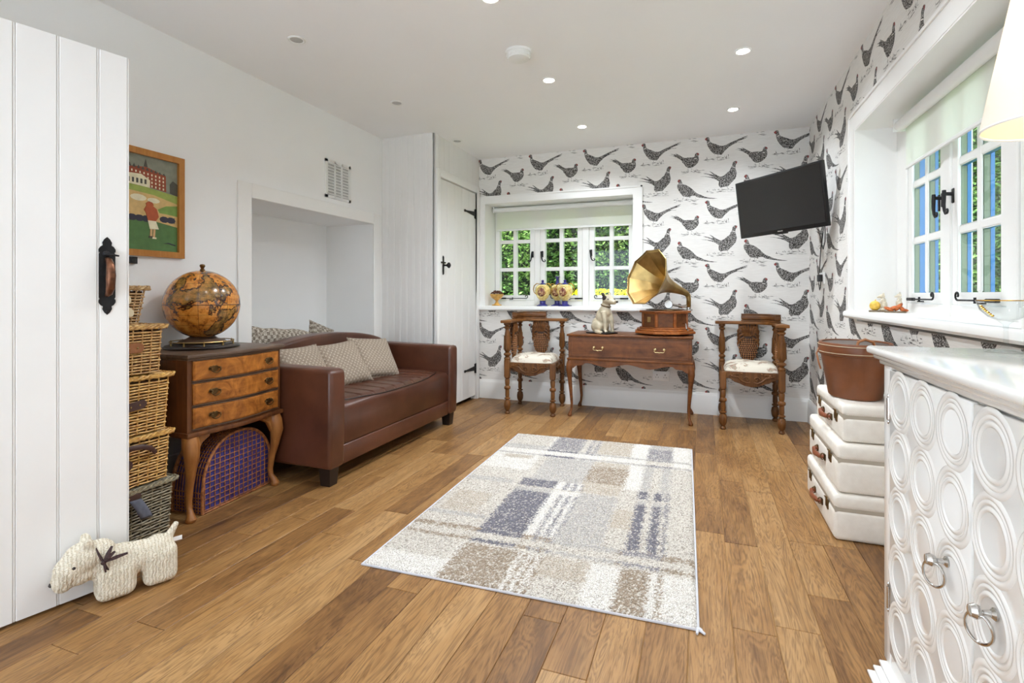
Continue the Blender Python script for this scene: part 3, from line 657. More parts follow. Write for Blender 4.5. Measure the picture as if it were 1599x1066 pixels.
def sill(name, place, u0, u1, w0, w1, z0, z1, mat):
    mb = MB(); r = 0.012
    vs = []
    prof = [(w0+r, z0), (w0, z0+r), (w0, z1-r), (w0+0.3*r, z1-0.3*r), (w0+r, z1), (w1, z1), (w1, z0)]
    n = len(prof); vs = [place(u0, w, z) for w, z in prof]+[place(u1, w, z) for w, z in prof]
    mb.add(vs, [tuple(range(n)), tuple(range(2*n-1, n-1, -1))]+[(i, i+n, (i+1) % n+n, (i+1) % n) for i in range(n)])
    tag(mb.build(name, mat, None), kind='structure')
sill('trim_5', lambda u, w, v: (u, YB+w, v), -2.137, -0.42, -0.05, 0.0, 0.892, 0.937, 'gloss')
sill('trim_6', lambda u, w, v: (u, YB+w, v), wx0+0.001, wx1-0.001, -0.02, 0.30, 0.892, 0.937, 'gloss')
sill('trim_7', lambda u, w, v: (XR+w, u, v), ry0-0.12, ry1+0.11, -0.045, 0.0, 0.915, 0.955, 'gloss')
sill('trim_8', lambda u, w, v: (XR+w, u, v), ry0+0.001, ry1-0.001, -0.02, 0.26, 0.915, 0.955, 'gloss')

def monkey_tail(flip):
    m = MB()
    m.rbox(-0.011, 0.011, -0.006, 0.0, -0.03, 0.035, 0.003, 1)
    m.box(-0.03*flip-0.006, -0.03*flip+0.006, -0.008, 0, -0.045, 0.03)
    m.tube([(0, 0, 0.01), (0, -0.03, 0.012)], 0.008, 8)
    pts = [(-0.004*flip, -0.034, 0.028), (0, -0.036, 0.0), (0.004*flip, -0.038, -0.035), (0.010*flip, -0.038, -0.062), (0.022*flip, -0.038, -0.078)]
    cx, cz = 0.034*flip, -0.066
    for i in range(9):
        a = PI*1.15+i*0.62; r = 0.014-0.0012*i
        pts.append((cx+flip*r*math.cos(a), -0.038, cz+r*math.sin(a)))
    m.tube(pts, [0.008, 0.0085, 0.0075, 0.006, 0.005]+[0.0045]*9, 8); return m
def peg_stay(flip):
    m = MB(); L = 0.27
    m.tube([(0, -0.022, 0), (L*flip, -0.022, 0)], 0.0038, 8)
    pts = []
    for i in range(11):
        a = -PI/2+i*0.55; r = 0.020-0.0013*i
        pts.append((L*flip+flip*r*math.cos(a), -0.022, 0.020+r*math.sin(a)))
    m.tube(pts, 0.004, 8)
    m.rbox(-0.035, 0.045, -0.028, -0.012, -0.008, 0.008, 0.003, 1)
    m.tube([(0.12*flip, -0.022, -0.012), (0.12*flip, -0.022, 0.012)], 0.005, 8)
    m.box(0.10*flip-0.018, 0.10*flip+0.018, -0.018, 0, -0.014, -0.008)
    return m
def window(name, loc, rz, W, starts, dz, blue, handles, stays, z0=0.937, z1=1.972):
    w = thing(name, None, None, loc, rz, kind='structure')
    pw_, mu = 0.150, 0.038; sw = 2*pw_+mu
    rows = [(1.055+dz, 1.305+dz), (1.343+dz, 1.597+dz), (1.635+dz, 1.885+dz)]
    sb, st = 1.0+dz, 1.935+dz
    f = MB(); edges = []
    for s_ in starts: edges.append((s_-0.052, s_+sw+0.052))
    xs = [0.0]+[e for p in edges for e in p]+[W]
    for i in range(0, len(xs), 2): f.rbox(xs[i], xs[i+1], -0.012, 0.07, z0, z1, 0.004, 1)
    for a, b in edges: f.box(a, b, -0.006, 0.07, z0, sb); f.box(a, b, -0.006, 0.07, st, z1)
    f.build('window_frame', 'gloss', w)
    for si, s_ in enumerate(starts):
        a, b = edges[si]
        sm = MB(); t0, t1 = -0.004, 0.010
        sm.rbox(a+0.002, s_, t0, t1, sb+0.002, st-0.002, 0.003, 1); sm.rbox(s_+sw, b-0.002, t0, t1, sb+0.002, st-0.002, 0.003, 1)
        sm.box(s_, s_+sw, t0+0.001, t1, sb+0.002, rows[0][0]); sm.box(s_, s_+sw, t0+0.001, t1, rows[2][1], st-0.002)
        for k_ in (0, 1): sm.rbox(s_-0.001, s_+sw+0.001, t0+0.0052, t1-0.001, rows[k_][1], rows[k_+1][0], 0.006, 1)
        sm.rbox(s_+pw_, s_+pw_+mu, t0+0.004, t1, rows[0][0], rows[2][1], 0.006, 1)
        sash = sm.build('window_sash', 'gloss', w)
        sash.location = (0, 0, 0)
        g = MB(); g.box(s_, s_+sw, 0.004, 0.007, rows[0][0], rows[2][1]); g.build('window_pane', 'pane', sash, 0)
        ed = MB()
        for k_ in range(3):
            for q in (0, 1):
                x0 = s_+q*(pw_+mu)
                ed.box(x0-0.006, x0+0.001, 0.0095, 0.029, rows[k_][0], rows[k_][1], 0)
                ed.box(x0-0.008, x0+0.003, 0.0292, 0.042, rows[k_][0]-0.02, rows[k_][1]+0.02, 1)
        for k_ in range(4):
            zz = (sb+0.02, rows[0][0]-0.0) if k_ == 0 else ((rows[2][1], st-0.02) if k_ == 3 else (rows[k_-1][1], rows[k_][0]))
            ed.box(a+0.011, b-0.011, 0.0102, 0.0285, zz[0]+0.001, zz[1]-0.001, 1)
        ed.box(a+0.01, s_-0.008, 0.0105, 0.075 if si == 0 else 0.0425, sb+0.02, st-0.02, 1); ed.box(s_+sw+0.002, b-0.01, 0.0105, 0.03, sb+0.02, st-0.02, 1)
        ed.build('outer_glazing_bar', ['palegreen', 'blue'] if blue else ['gloss', 'gloss'], sash)
        if handles[si]:
            hx, fl_ = handles[si]; m = monkey_tail(fl_); m.v = [p+Vector((hx, -0.002, 1.475+dz)) for p in m.v]
            tag(m.build('window_handle', 'iron', sash), 'black iron curled window handle')
        if stays[si]:
            hx, fl_ = stays[si]; m = peg_stay(fl_); m.v = [p+Vector((hx, -0.002, 1.022+dz)) for p in m.v]
            tag(m.build('window_stay', 'iron', sash), 'black iron peg stay with curled end')
    return w
window('window_1', (wx0+0.008, YB+0.255, 0), 0, 1.479, (0.058, 0.560, 1.068), -0.01, False,
       ((0.425, -1), (0.530, 1), (1.038, 1)), ((0.09, 1), (0.91, -1), (1.36, -1)))
window('window_2', (XR+0.20, ry1-0.008, 0), -PI/2, 1.639, (0.200, 0.712, 1.224), 0.005, True,
       ((0.565, 1), (0.672, 1), None), ((0.235, 1), (1.03, -1), None), 0.955, 1.987)

# roller blinds
def blind(name, label, loc, rz, W, zt, zb, cyl=0.024):
    b = thing(name, label, 'blind', loc, rz)
    m = MB(); m.tube([(0.01, 0, zt), (W-0.01, 0, zt)], cyl, 20); m.build('roller_tube', 'plastic', b)
    for xx in (0, W-0.01):
        m = MB(); m.box(xx, xx+0.01, -0.03, 0.03, zt-0.03, zt+0.035); m.build('bracket', 'plastic', b)
    m = MB(); m.box(0.03, W-0.03, 0.018, 0.0192, zb+0.012, zt); m.build('blind_fabric', 'blindfab', b)
    m = MB(); m.rbox(0.03, W-0.03, 0.014, 0.024, zb, zb+0.02, 0.004, 1); m.build('bottom_bar', 'plastic', b)
    return b
blind('roller_blind', 'white roller blind half lowered over the far window above the painted vases', (-2.06, YB+0.20, 0), 0, 1.455, 1.938, 1.718)
blind('roller_blind', 'white roller blind lowered a little over the right-hand side window behind the lampshade', (0.965, ry1-0.25, 0), -PI/2, 1.38, 1.925, 1.690, 0.028)

# vent grille on the left wall
v_ = thing('wall_vent', 'white slatted vent grille high on the left wall above the alcove', 'vent', (XL, 3.305, 1.935))
m = MB(); w2, h2 = 0.147, 0.145
for a, b, c, d in ((-w2, w2, h2-0.02, h2), (-w2, w2, -h2, -h2+0.02), (-w2, -w2+0.024, -h2, h2), (w2-0.024, w2, -h2, h2), (-0.046, -0.034, -h2, h2), (0.034, 0.046, -h2, h2)):
    m.box(0, 0.012, a, b, c, d)
m.build('grille_frame', 'plastic', v_)
m = MB(); m.box(0, 0.003, -w2+0.01, w2-0.01, -h2+0.01, h2-0.01)
m.build('grille_back', plain('vent_shadow_gap', (190, 190, 188), 0.8), v_)
m = MB()
for i in range(11):
    z = -h2+0.026+i*0.0232
    m.add([(0.002, -w2+0.02, z+0.010), (0.012, -w2+0.02, z), (0.012, w2-0.02, z), (0.002, w2-0.02, z+0.010), (0.002, -w2+0.02, z+0.014), (0.012, -w2+0.02, z+0.004), (0.012, w2-0.02, z+0.004), (0.002, w2-0.02, z+0.014)],
          [(0, 1, 2, 3), (4, 7, 6, 5), (0, 4, 5, 1), (1, 5, 6, 2), (2, 6, 7, 3), (3, 7, 4, 0)])
m.build('louvre', 'plastic', v_)

# ceiling: smoke detector and downlights
s_ = thing('smoke_detector', 'round white smoke detector on the ceiling', 'smoke detector', (-0.98, 2.77, H))
m = MB(); m.lathe([(0.076, 0), (0.076, -0.012), (0.070, -0.014), (0.070, -0.018)], n=32); m.build('base', 'plastic', s_)
m = MB(); m.lathe([(0.066, -0.012), (0.068, -0.03), (0.060, -0.042), (0.03, -0.047), (0, -0.048)], n=32)
for k_ in range(16):
    a = 2*PI*k_/16; m.box(0.05, 0.0705, -0.004, 0.004, -0.034, -0.020, 0, RZ(a))
m.ell((0.03, 0.0, -0.046), (0.006, 0.006, 0.003), 8, 5)
m.build('cap', 'plastic', s_)
ROWY = (4.18, 3.20, 2.22, 1.22, 0.2, -0.8); COLX = (0.22, -0.925, -2.065)
names = {(0, 0): 'lit ceiling spotlight in the row nearest the far wall, above the television side',
         (0, 1): 'lit ceiling spotlight in the row nearest the far wall, above the gramophone side',
         (0, 2): 'unlit ceiling spotlight beside the cupboard door',
         (1, 0): 'lit ceiling spotlight between the smoke detector and the side window',
         (1, 1): 'lit ceiling spotlight just beyond the smoke detector',
         (1, 2): 'unlit ceiling spotlight above the sofa, level with the vent grille',
         (2, 1): 'lit ceiling spotlight cut by the top edge, nearer than the smoke detector',
         (2, 2): 'unlit ceiling spotlight above the globe, nearest on the left'}
for ri, y in enumerate(ROWY):
    for ci, x in enumerate(COLX):
        lit = ci < 2
        if (ri, ci) in names:
            d = thing('ceiling_spotlight', names[(ri, ci)], 'ceiling light', (x, y, H), group='recessed ceiling spotlights')
            m = MB(); m.lathe([(0.046, 0), (0.046, -0.003), (0.040, -0.006), (0.034, -0.004), (0.0315, -0.001)], n=28); m.build('trim_ring', 'plastic', d)
            m = MB(); m.lathe([(0.0, -0.0045), (0.018, -0.0045), (0.033, -0.003), (0.033, -0.001)], n=24); m.build('lamp', 'led' if lit else 'ledoff', d)
        if lit:  # beams without a fitting are out of view, added to brighten the room
            ld = bpy.data.lights.new('spot', 'SPOT'); ld.energy = ((31, 24, 15, 5, 9, 11), (39, 48, 39, 7, 7, 9))[ci][ri]; ld.spot_size = R_(150); ld.spot_blend = 0.9; ld.shadow_soft_size = 0.035
            ld.color = (0.87, 0.935, 1.0)
            lo = bpy.data.objects.new('spot_beam', ld); COL.objects.link(lo); lo.location = (x, y, H-0.012)
# ------------------------------------------------------------------ open boarded door on the left
hx, hy, ex, ey = -2.185, 0.557, -1.998, 1.294
ang = math.atan2(ey-hy, ex-hx); LD = math.hypot(ex-hx, ey-hy)
dr = thing('door_2', None, None, (hx, hy, 0), ang, kind='structure')
m = MB(); cuts = [0, 0.15, 0.2595, 0.363, 0.4665, 0.572, 0.676, LD]
cuts = [LD-c for c in (0.0, 0.0905, 0.1995, 0.3073, 0.415, 0.523, 0.63)]+[0.0]; cuts = cuts[::-1]
for a, b in zip(cuts[:-1], cuts[1:]):
    g = 0.005
    m.prism([(a, 0.0), (a, -0.026), (a+g*0.6, -0.030), (b-g*1.6, -0.030), (b-g, -0.026), (b-g, -0.029), (b-0.0015, -0.029), (b, -0.025), (b, 0.0)][::-1], 0.012, 1.915)
m.build('door_leaf', 'plank', dr, 25)
m = MB()
for z in (0.2, 0.95, 1.7): m.rbox(0.02, LD-0.02, 0.0, 0.022, z, z+0.12, 0.004, 1)
m.build('ledge', 'plank', dr)
def sideplate():
    pts = []
    half = [(0, 0.138), (0.008, 0.130), (0.014, 0.118), (0.0125, 0.108), (0.019, 0.104), (0.025, 0.094), (0.0245, 0.085), (0.021, 0.082), (0.024, 0.076)]
    r = half+[(x, -z) for x, z in half[::-1]]
    return r+[(-x, z) for x, z in r[::-1]][1:-1]
pl = sideplate(); cxh = LD-0.068; cz = 1.117
m = MB(); m.prism([(cxh+x, cz+z) for x, z in pl], 0.030, 0.034, 'y')
for z in (0.128, -0.128): m.ell((cxh, -0.034, cz+z), (0.004, 0.003, 0.004), 8, 5)
m.build('handle_plate', 'iron', dr)
m = MB(); m.tube([(cxh, -0.032, cz+0.06), (cxh, -0.05, cz+0.055), (cxh, -0.064, cz+0.035), (cxh, -0.068, cz), (cxh, -0.064, cz-0.04), (cxh, -0.05, cz-0.062), (cxh, -0.032, cz-0.068)],
       [0.008, 0.010, 0.013, 0.015, 0.014, 0.011, 0.008], 10)
tag(m.build('pull_handle', plain('copper_worn', (110, 72, 52), 0.35, 0.8, 0.4, 50), dr), 'worn copper coloured pull handle')
m = MB(); m.ell((cxh-0.004, -0.038, cz+0.078), (0.012, 0.009, 0.010), 10, 6); m.tube([(cxh-0.006, -0.045, cz+0.076), (cxh+0.006, -0.058, cz+0.074), (cxh+0.026, -0.062, cz+0.071)], [0.005, 0.004, 0.003], 8)
m.build('thumb_latch', 'iron', dr)

# knitted terrier doorstop leaning at the foot of the open door
dg_ = thing('dog_doorstop', 'cream cable-knit terrier doorstop with a dark ribbon bow at the foot of the open door', 'doorstop', (-1.975, 1.078, 0), R_(67))
m = MB()
m.ell((0.185, 0, 0.115), (0.13, 0.046, 0.056)); m.ell((0.115, 0, 0.125), (0.060, 0.047, 0.060)); m.ell((0.262, 0, 0.115), (0.058, 0.046, 0.058))
m.rbox(0.082, 0.198, -0.052, 0.045, 0.004, 0.130, 0.028, 3); m.rbox(0.216, 0.322, -0.050, 0.043, 0.004, 0.140, 0.026, 3)
m.ell((0.150, 0.0, 0.128), (0.08, 0.045, 0.050)); m.ell((0.095, -0.004, 0.170), (0.048, 0.042, 0.044))
m.ell((0.050, -0.010, 0.168), (0.056, 0.046, 0.054)); m.ell((0.018, -0.014, 0.142), (0.046, 0.042, 0.048)); m.ell((-0.004, -0.014, 0.116), (0.028, 0.032, 0.034))
m.ell((0.040, -0.010, 0.118), (0.048, 0.038, 0.034)); m.ell((0.0, -0.014, 0.098), (0.026, 0.028, 0.022))
m.tube([(0.300, 0, 0.155), (0.315, 0, 0.180), (0.326, 0, 0.200)], [0.016, 0.012, 0.010], 10)
m.tube([(0.062, -0.034, 0.205), (0.062, -0.040, 0.222), (0.056, -0.043, 0.236)], [0.020, 0.017, 0.010], 10, flat=0.6)
m.tube([(0.062, 0.018, 0.205), (0.062, 0.024, 0.222), (0.056, 0.026, 0.236)], [0.020, 0.017, 0.010], 10, flat=0.6)
fuse(m, 'body', 'knit', dg_, 0.005, 5)
m = MB(); m.ell((0.024, -0.050, 0.158), (0.006, 0.004, 0.006), 10, 6); m.build('eye', 'dogdark', dg_)
m = MB(); m.ell((-0.030, -0.016, 0.112), (0.006, 0.009, 0.007), 10, 6); m.build('nose', 'dogdark', dg_)
m = MB(); rp = [(0.100-0.045*math.cos(a)*0.55, -0.001+0.051*math.sin(a), 0.150+0.062*math.cos(a)) for a in [2*PI*i/24 for i in range(24)]]
m.tube(rp, 0.005, 6, True, flat=0.5)
for a, b in (((0.100, -0.053, 0.150), (0.122, -0.060, 0.200)), ((0.100, -0.053, 0.150), (0.165, -0.062, 0.162)), ((0.100, -0.053, 0.150), (0.130, -0.061, 0.180)), ((0.100, -0.053, 0.150), (0.105, -0.058, 0.118))):
    a = Vector(a); b = Vector(b); m.tube([a, (a+b)/2+Vector((0, -0.006, 0.004)), b], [0.003, 0.007, 0.004], 6, flat=0.5)
m.ell((0.100, -0.055, 0.150), (0.008, 0.006, 0.008), 8, 6)
tag(m.build('ribbon', plain('dark_check_ribbon', (66, 46, 46), 0.8, var=0.6, scale=220), dg_), 'dark checked ribbon bow')
m = MB(); m.box(0.312, 0.342, -0.004, -0.003, 0.130, 0.146, 0, T(0, 0, 0)); m.build('care_label', 'plastic', dg_)

# ------------------------------------------------------------------ wicker baskets
def basket_body(h, lx, ly, taper, pitch, sr, amp, nst):
    """woven body; lx, ly outer size at the top, base shrunk by taper; front face +X"""
    m = MB(); rows = int(h/pitch); per = 2*(lx+ly); step = per/nst
    def rim(z, k, off):
        s = 1-taper*(1-z/h); a, b = lx*s/2-0.012, ly*s/2-0.012; P = []
        tot = 2*(2*a+2*b)
        d = k/nst*tot
        if d < 2*b: p = (a, -b+d); n_ = (1, 0)
        elif d < 2*b+2*a: p = (a-(d-2*b), b); n_ = (0, 1)
        elif d < 4*b+2*a: p = (-a, b-(d-2*b-2*a)); n_ = (-1, 0)
        else: p = (-a+(d-4*b-2*a), -b); n_ = (0, -1)
        return (p[0]+n_[0]*off, p[1]+n_[1]*off, z)
    for r in range(rows):
        z = 0.006+r*pitch; rj = random.Random(r)
        pts = [rim(z+rj.uniform(-0.0012, 0.0012), k, amp*(1 if (k+r) % 2 else -1)+0.006) for k in range(nst)]
        m.tube(pts, sr*rj.uniform(0.9, 1.1), 5, True)
    for k in range(nst):
        m.tube([rim(0.002, k, 0.005), rim(h, k, 0.005)], sr*0.9, 5)
    s0 = 1-taper
    m.add([(-lx*s0/2+.014, -ly*s0/2+.014, 0.003), (lx*s0/2-.014, -ly*s0/2+.014, 0.003), (lx*s0/2-.014, ly*s0/2-.014, 0.003), (-lx*s0/2+.014, ly*s0/2-.014, 0.003),
           (-lx/2+.014, -ly/2+.014, h-.004), (lx/2-.014, -ly/2+.014, h-.004), (lx/2-.014, ly/2-.014, h-.004), (-lx/2+.014, ly/2-.014, h-.004)],
          [(0, 3, 2, 1), (4, 5, 6, 7), (0, 1, 5, 4), (1, 2, 6, 5), (2, 3, 7, 6), (3, 0, 4, 7)], 1)
    return m
def basket_lid(lx, ly, th, sr):
    m = MB()
    for q in (0, PI):
        P = []; N = 150; hx_, hy_ = lx/2-0.006, ly/2-0.006; tot = 4*(hx_+hy_)
        for k in range(N):
            d = k/N*tot
            if d < 2*hy_: p = (hx_, -hy_+d); n_ = (1, 0)
            elif d < 2*hy_+2*hx_: p = (hx_-(d-2*hy_), hy_); n_ = (0, 1)
            elif d < 4*hy_+2*hx_: p = (-hx_, hy_-(d-2*hy_-2*hx_)); n_ = (-1, 0)
            else: p = (-hx_+(d-4*hy_-2*hx_), -hy_); n_ = (0, -1)
            a = k*2*PI/6+q; P.append((p[0]+n_[0]*0.005*math.cos(a), p[1]+n_[1]*0.005*math.cos(a), th/2+0.006*math.sin(a)))
        m.tube(P, 0.0062, 6, True)
    n = int((lx-0.02)/(sr*2.3))
    for i in range(n):
        x = -lx/2+0.012+(i+0.5)*(lx-0.024)/n
        m.tube([(x, -ly/2+0.008+(ly-0.016)*j/14, th*0.6+0.002*(1 if (i+j) % 2 else -1)) for j in range(15)], sr, 5)
    m.box(-lx/2+0.01, lx/2-0.01, -ly/2+0.01, ly/2-0.01, 0.001, th*0.45, 1)
    return m
def hamper(label, cen, z, h, lx, ly, taper, mat, inn, pitch=0.0122, sr=0.0041, th=0.022, lx_over=0.012, nst=32):
    b = thing('wicker_basket', label, 'basket', (cen[0], cen[1], z), 0, 'wicker baskets stacked behind the open door')
    basket_body(h-th, lx, ly, taper, pitch, sr, 0.0035, nst).build('basket_body', [mat, inn], b)
    l = basket_lid(lx+lx_over, ly+lx_over*2, th, sr)
    l.v = [p+Vector((0, 0, h-th)) for p in l.v]; l.build('basket_lid', [mat, inn], b)
    return b
XB = -2.20
def leather_strap(par, x, y, z, w, hgt, mat, name='strap', studs=2, tilt=0.0):
    m = MB(); pl_ = [(-w/2, -hgt/2), (w/2-hgt/2, -hgt/2)]+[(w/2-hgt/2+hgt/2*math.sin(a), -hgt/2*math.cos(a)) for a in [PI*i/8 for i in range(1, 8)]]+[(w/2-hgt/2, hgt/2), (-w/2, hgt/2)]
    m.prism(pl_, 0, 0.004, 'x', 0, T(x, y, z) @ RX(tilt), 0.001)
    o = m.build(name, mat, par)
    for k in range(studs):
        m = MB(); m.ell((0.005, w*0.05+k*w*0.3-w*0.1, 0), (0.0025, 0.004, 0.004), 8, 5, 0, T(x, y, z) @ RX(tilt)); m.build('rivet', 'brass', o)
    return o
b5 = hamper('grey willow wicker basket at the bottom of the stack behind the open door', (-2.355, 1.435), 0.0, 0.245, 0.31, 0.41, 0.05, 'w_grey', 'w_ingrey')
leather_strap(b5, 0.160, 0.0, 0.215, 0.09, 0.022, 'brownstrap', studs=1)
m = MB(); m.grid(lambda u, v: (0.166+0.02*math.sin(v*PI*0.6)+0.004*u, -0.005+0.045*u+0.035*v, 0.205-0.085*v), 3, 8); o = m.build('hanging_tag', ['greyfelt'], b5); tag(o, 'grey felt hanging tag')
sd = o.modifiers.new('s', 'SOLIDIFY'); sd.thickness = 0.002
m = MB(); m.grid(lambda u, v: (0.176-0.004*v+0.004*u, 0.020+0.030*u+0.012*v, 0.150-0.024*v), 2, 2); o = m.build('tag_band', ['purple'], b5); sd = o.modifiers.new('s', 'SOLIDIFY'); sd.thickness = 0.002
b4 = hamper('golden wicker basket with a dark carrying handle, second from the bottom of the stack', (-2.36, 1.425), 0.247, 0.212, 0.31, 0.40, 0.04, 'w_gold', 'w_in')
m = MB(); m.tube([(0.160, -0.03, 0.155), (0.178, 0.01, 0.175), (0.182, 0.05, 0.172), (0.178, 0.09, 0.155), (0.160, 0.12, 0.128)], 0.011, 8, flat=0.35); tag(m.build('handle', 'brownstrap', b4), 'curved dark brown leather handle')
leather_strap(b4, 0.152, 0.0, 0.10, 0.06, 0.045, 'brownstrap', studs=1)
b3 = hamper('golden wicker basket with a dark strap, in the middle of the stack', (-2.36, 1.425), 0.461, 0.250, 0.31, 0.40, 0.06, 'w_gold', 'w_in')
leather_strap(b3, 0.155, 0.025, 0.125, 0.12, 0.036, 'brownstrap', tilt=0.12)
b2 = hamper('honey wicker basket with a tan leather tab, second from the top of the stack', (-2.35, 1.405), 0.713, 0.210, 0.29, 0.38, 0.04, 'w_honey', 'w_in', th=0.02)
leather_strap(b2, 0.143, 0.04, 0.115, 0.11, 0.042, 'tan')
b1 = hamper('small tan wicker basket with cream paper leaves, top of the stack', (-2.33, 1.385), 0.925, 0.162, 0.24, 0.27, 0.14, 'w_tan', 'w_in', th=0.018, nst=30)
m = MB()
for yy, zz, a in ((0.045, 0.115, 0.3), (0.02, 0.085, -0.4), (0.05, 0.06, 0.8)):
    pl_ = [(0.022*math.sin(t_)*math.sin(t_/2), 0.032*math.cos(t_)) for t_ in [2*PI*i/14 for i in range(14)]]
    m.prism(pl_, 0.120, 0.1215, 'x', 0, T(0, yy, zz) @ RX(a))
m.build('leaf_tag', 'paper', b1)

# ------------------------------------------------------------------ framed print on the left wall (a plain golfing landscape)
py0, py1, pz0, pz1 = 1.602, 2.022, 1.246, 1.790
pf = thing('picture_frame', 'pine framed golf landscape print on the left wall', 'picture', (XL, (py0+py1)/2, pz0))
W_, H_ = (py1-py0)/2, pz1-pz0; fw = 0.032
m = MB()
for poly in ([(-W_, 0), (W_, 0), (W_-fw, fw), (-W_+fw, fw)], [(W_, 0), (W_, H_), (W_-fw, H_-fw), (W_-fw, fw)], [(W_, H_), (-W_, H_), (-W_+fw, H_-fw), (W_-fw, H_-fw)], [(-W_, H_), (-W_, 0), (-W_+fw, fw), (-W_+fw, H_-fw)]):
    m.prism(poly, 0.001, 0.020, 'x')
m.build('frame', 'pine', pf, 20)
PAL = [('print_sky', (132, 134, 118)), ('print_meadow', (150, 164, 78)), ('print_sand', (206, 172, 112)), ('print_green', (80, 116, 62)), ('print_brick', (150, 72, 44)),
       ('print_dark', (44, 42, 58)), ('print_white', (224, 216, 184)), ('print_orange', (176, 84, 44)), ('print_slate', (78, 76, 66)), ('print_lime', (120, 150, 70)), ('print_skin', (206, 164, 118)), ('print_pale', (196, 206, 150))]
pm = [plain(n_, c_, 0.6, var=0.12, scale=30) for n_, c_ in PAL]
x0_, x1_, z0_, z1_ = -W_+fw, W_-fw, fw, H_-fw
def U(px): return x1_-(1-px)*0.256*1.0                      # 0..1 across the visible part
def Vv(t_): return z1_-t_*(z1_-z0_)
m = MB(); L_ = [0]
def lay(poly, mi):
    L_[0] += 1; m.prism([(U(a), Vv(b)) for a, b in poly], 0.004, 0.0045+L_[0]*0.00004, 'x', mi)
X0 = 1-(x1_-x0_)/0.256
lay([(X0, 0), (1, 0), (1, 1), (X0, 1)], 0)
lay([(X0, 0.30), (0.1, 0.31), (1, 0.37), (1, 1), (X0, 1)], 1)
lay([(X0, 0.37), (0.1, 0.385), (0.5, 0.40), (1, 0.46), (1, 1), (X0, 1)], 2)
for c_, r_ in (((0.2, 0.45), 0.10), ((0.5, 0.46), 0.08), ((-0.3, 0.44), 0.09)): lay([(c_[0]+r_*1.6*math.cos(a), c_[1]+r_*0.35*math.sin(a)) for a in [2*PI*i/12 for i in range(12)]], 6)
lay([(0.58, 0.55), (0.75, 0.50), (1, 0.48), (1, 0.60), (0.8, 0.59), (0.62, 0.585)], 9)
lay([(X0, 0.66), (0.0, 0.69), (0.5, 0.68), (1, 0.72), (1, 1), (X0, 1)], 3)
for xs in (-0.5, 0.08, 0.22, 0.35, 0.72, 0.86, 0.97):
    lay([(xs+0.10*math.cos(a)*(1 if xs < 1 else 1), 0.685-(0.035 if xs > 0.6 else 0.02)+0.035*math.sin(a)) for a in [2*PI*i/10 for i in range(10)] if xs+0.1*math.cos(a) < 1], 5)
# long brick building with rows of windows, gables and turret
lay([(X0+0.05, 0.20), (0.1, 0.13), (0.35, 0.115), (0.75, 0.17), (0.76, 0.345), (0.35, 0.32), (X0+0.05, 0.30)], 4)
for i in range(9): lay([(0.0+i*0.085, 0.135+0.004*i), (0.03+i*0.085, 0.095+0.006*i), (0.065+i*0.085, 0.138+0.004*i)], 8)
lay([(0.30, 0.115), (0.34, 0.03), (0.38, 0.115)], 8)
for r in range(4):
    for i in range(9): lay([(0.06+i*0.078, 0.165+r*0.04+i*0.003), (0.085+i*0.078, 0.165+r*0.04+i*0.003), (0.085+i*0.078, 0.187+r*0.04+i*0.003), (0.06+i*0.078, 0.187+r*0.04+i*0.003)], 6)
lay([(X0+0.1, 0.22), (0.25, 0.20), (0.42, 0.25), (0.42, 0.33), (X0+0.1, 0.31)], 6)
for i in range(8): lay([(-0.25+i*0.08, 0.25), (-0.21+i*0.08, 0.25), (-0.21+i*0.08, 0.30), (-0.25+i*0.08, 0.30)], 8)
lay([(0.84, 0.25), (0.90, 0.21), (1, 0.24), (1, 0.37), (0.84, 0.35)], 8)
# golfer seen from behind
lay([(0.34, 0.50), (0.40, 0.475), (0.47, 0.485), (0.50, 0.515), (0.42, 0.53), (0.35, 0.525)], 7)
lay([(0.36, 0.52), (0.48, 0.52), (0.56, 0.55), (0.60, 0.63), (0.54, 0.68), (0.38, 0.68), (0.34, 0.60), (0.30, 0.57)], 7)
lay([(0.38, 0.68), (0.54, 0.68), (0.60, 0.765), (0.42, 0.77)], 6)
lay([(0.43, 0.77), (0.47, 0.77), (0.46, 0.85), (0.42, 0.85)], 10); lay([(0.49, 0.77), (0.53, 0.77), (0.52, 0.86), (0.48, 0.86)], 10)
lay([(0.40, 0.845), (0.47, 0.845), (0.47, 0.865), (0.40, 0.865)], 8); lay([(0.47, 0.855), (0.55, 0.855), (0.55, 0.872), (0.47, 0.872)], 6)
lay([(0.68, 0.915), (0.8, 0.90), (0.96, 0.92), (0.95, 0.93), (0.8, 0.912)], 5)
m.build('print', pm, pf, 0)
m = MB(); m.box(0.0, 0.018, -0.02, 0.02, -0.017, 0.017)
o = thing('wall_box', 'small black box on the wall just below the framed print', 'wall fitting', (XL, 1.752, 1.222))
m.rbox(0.016, 0.020, -0.012, 0.012, -0.010, 0.010, 0.002, 1); m.build('box', 'black', o)

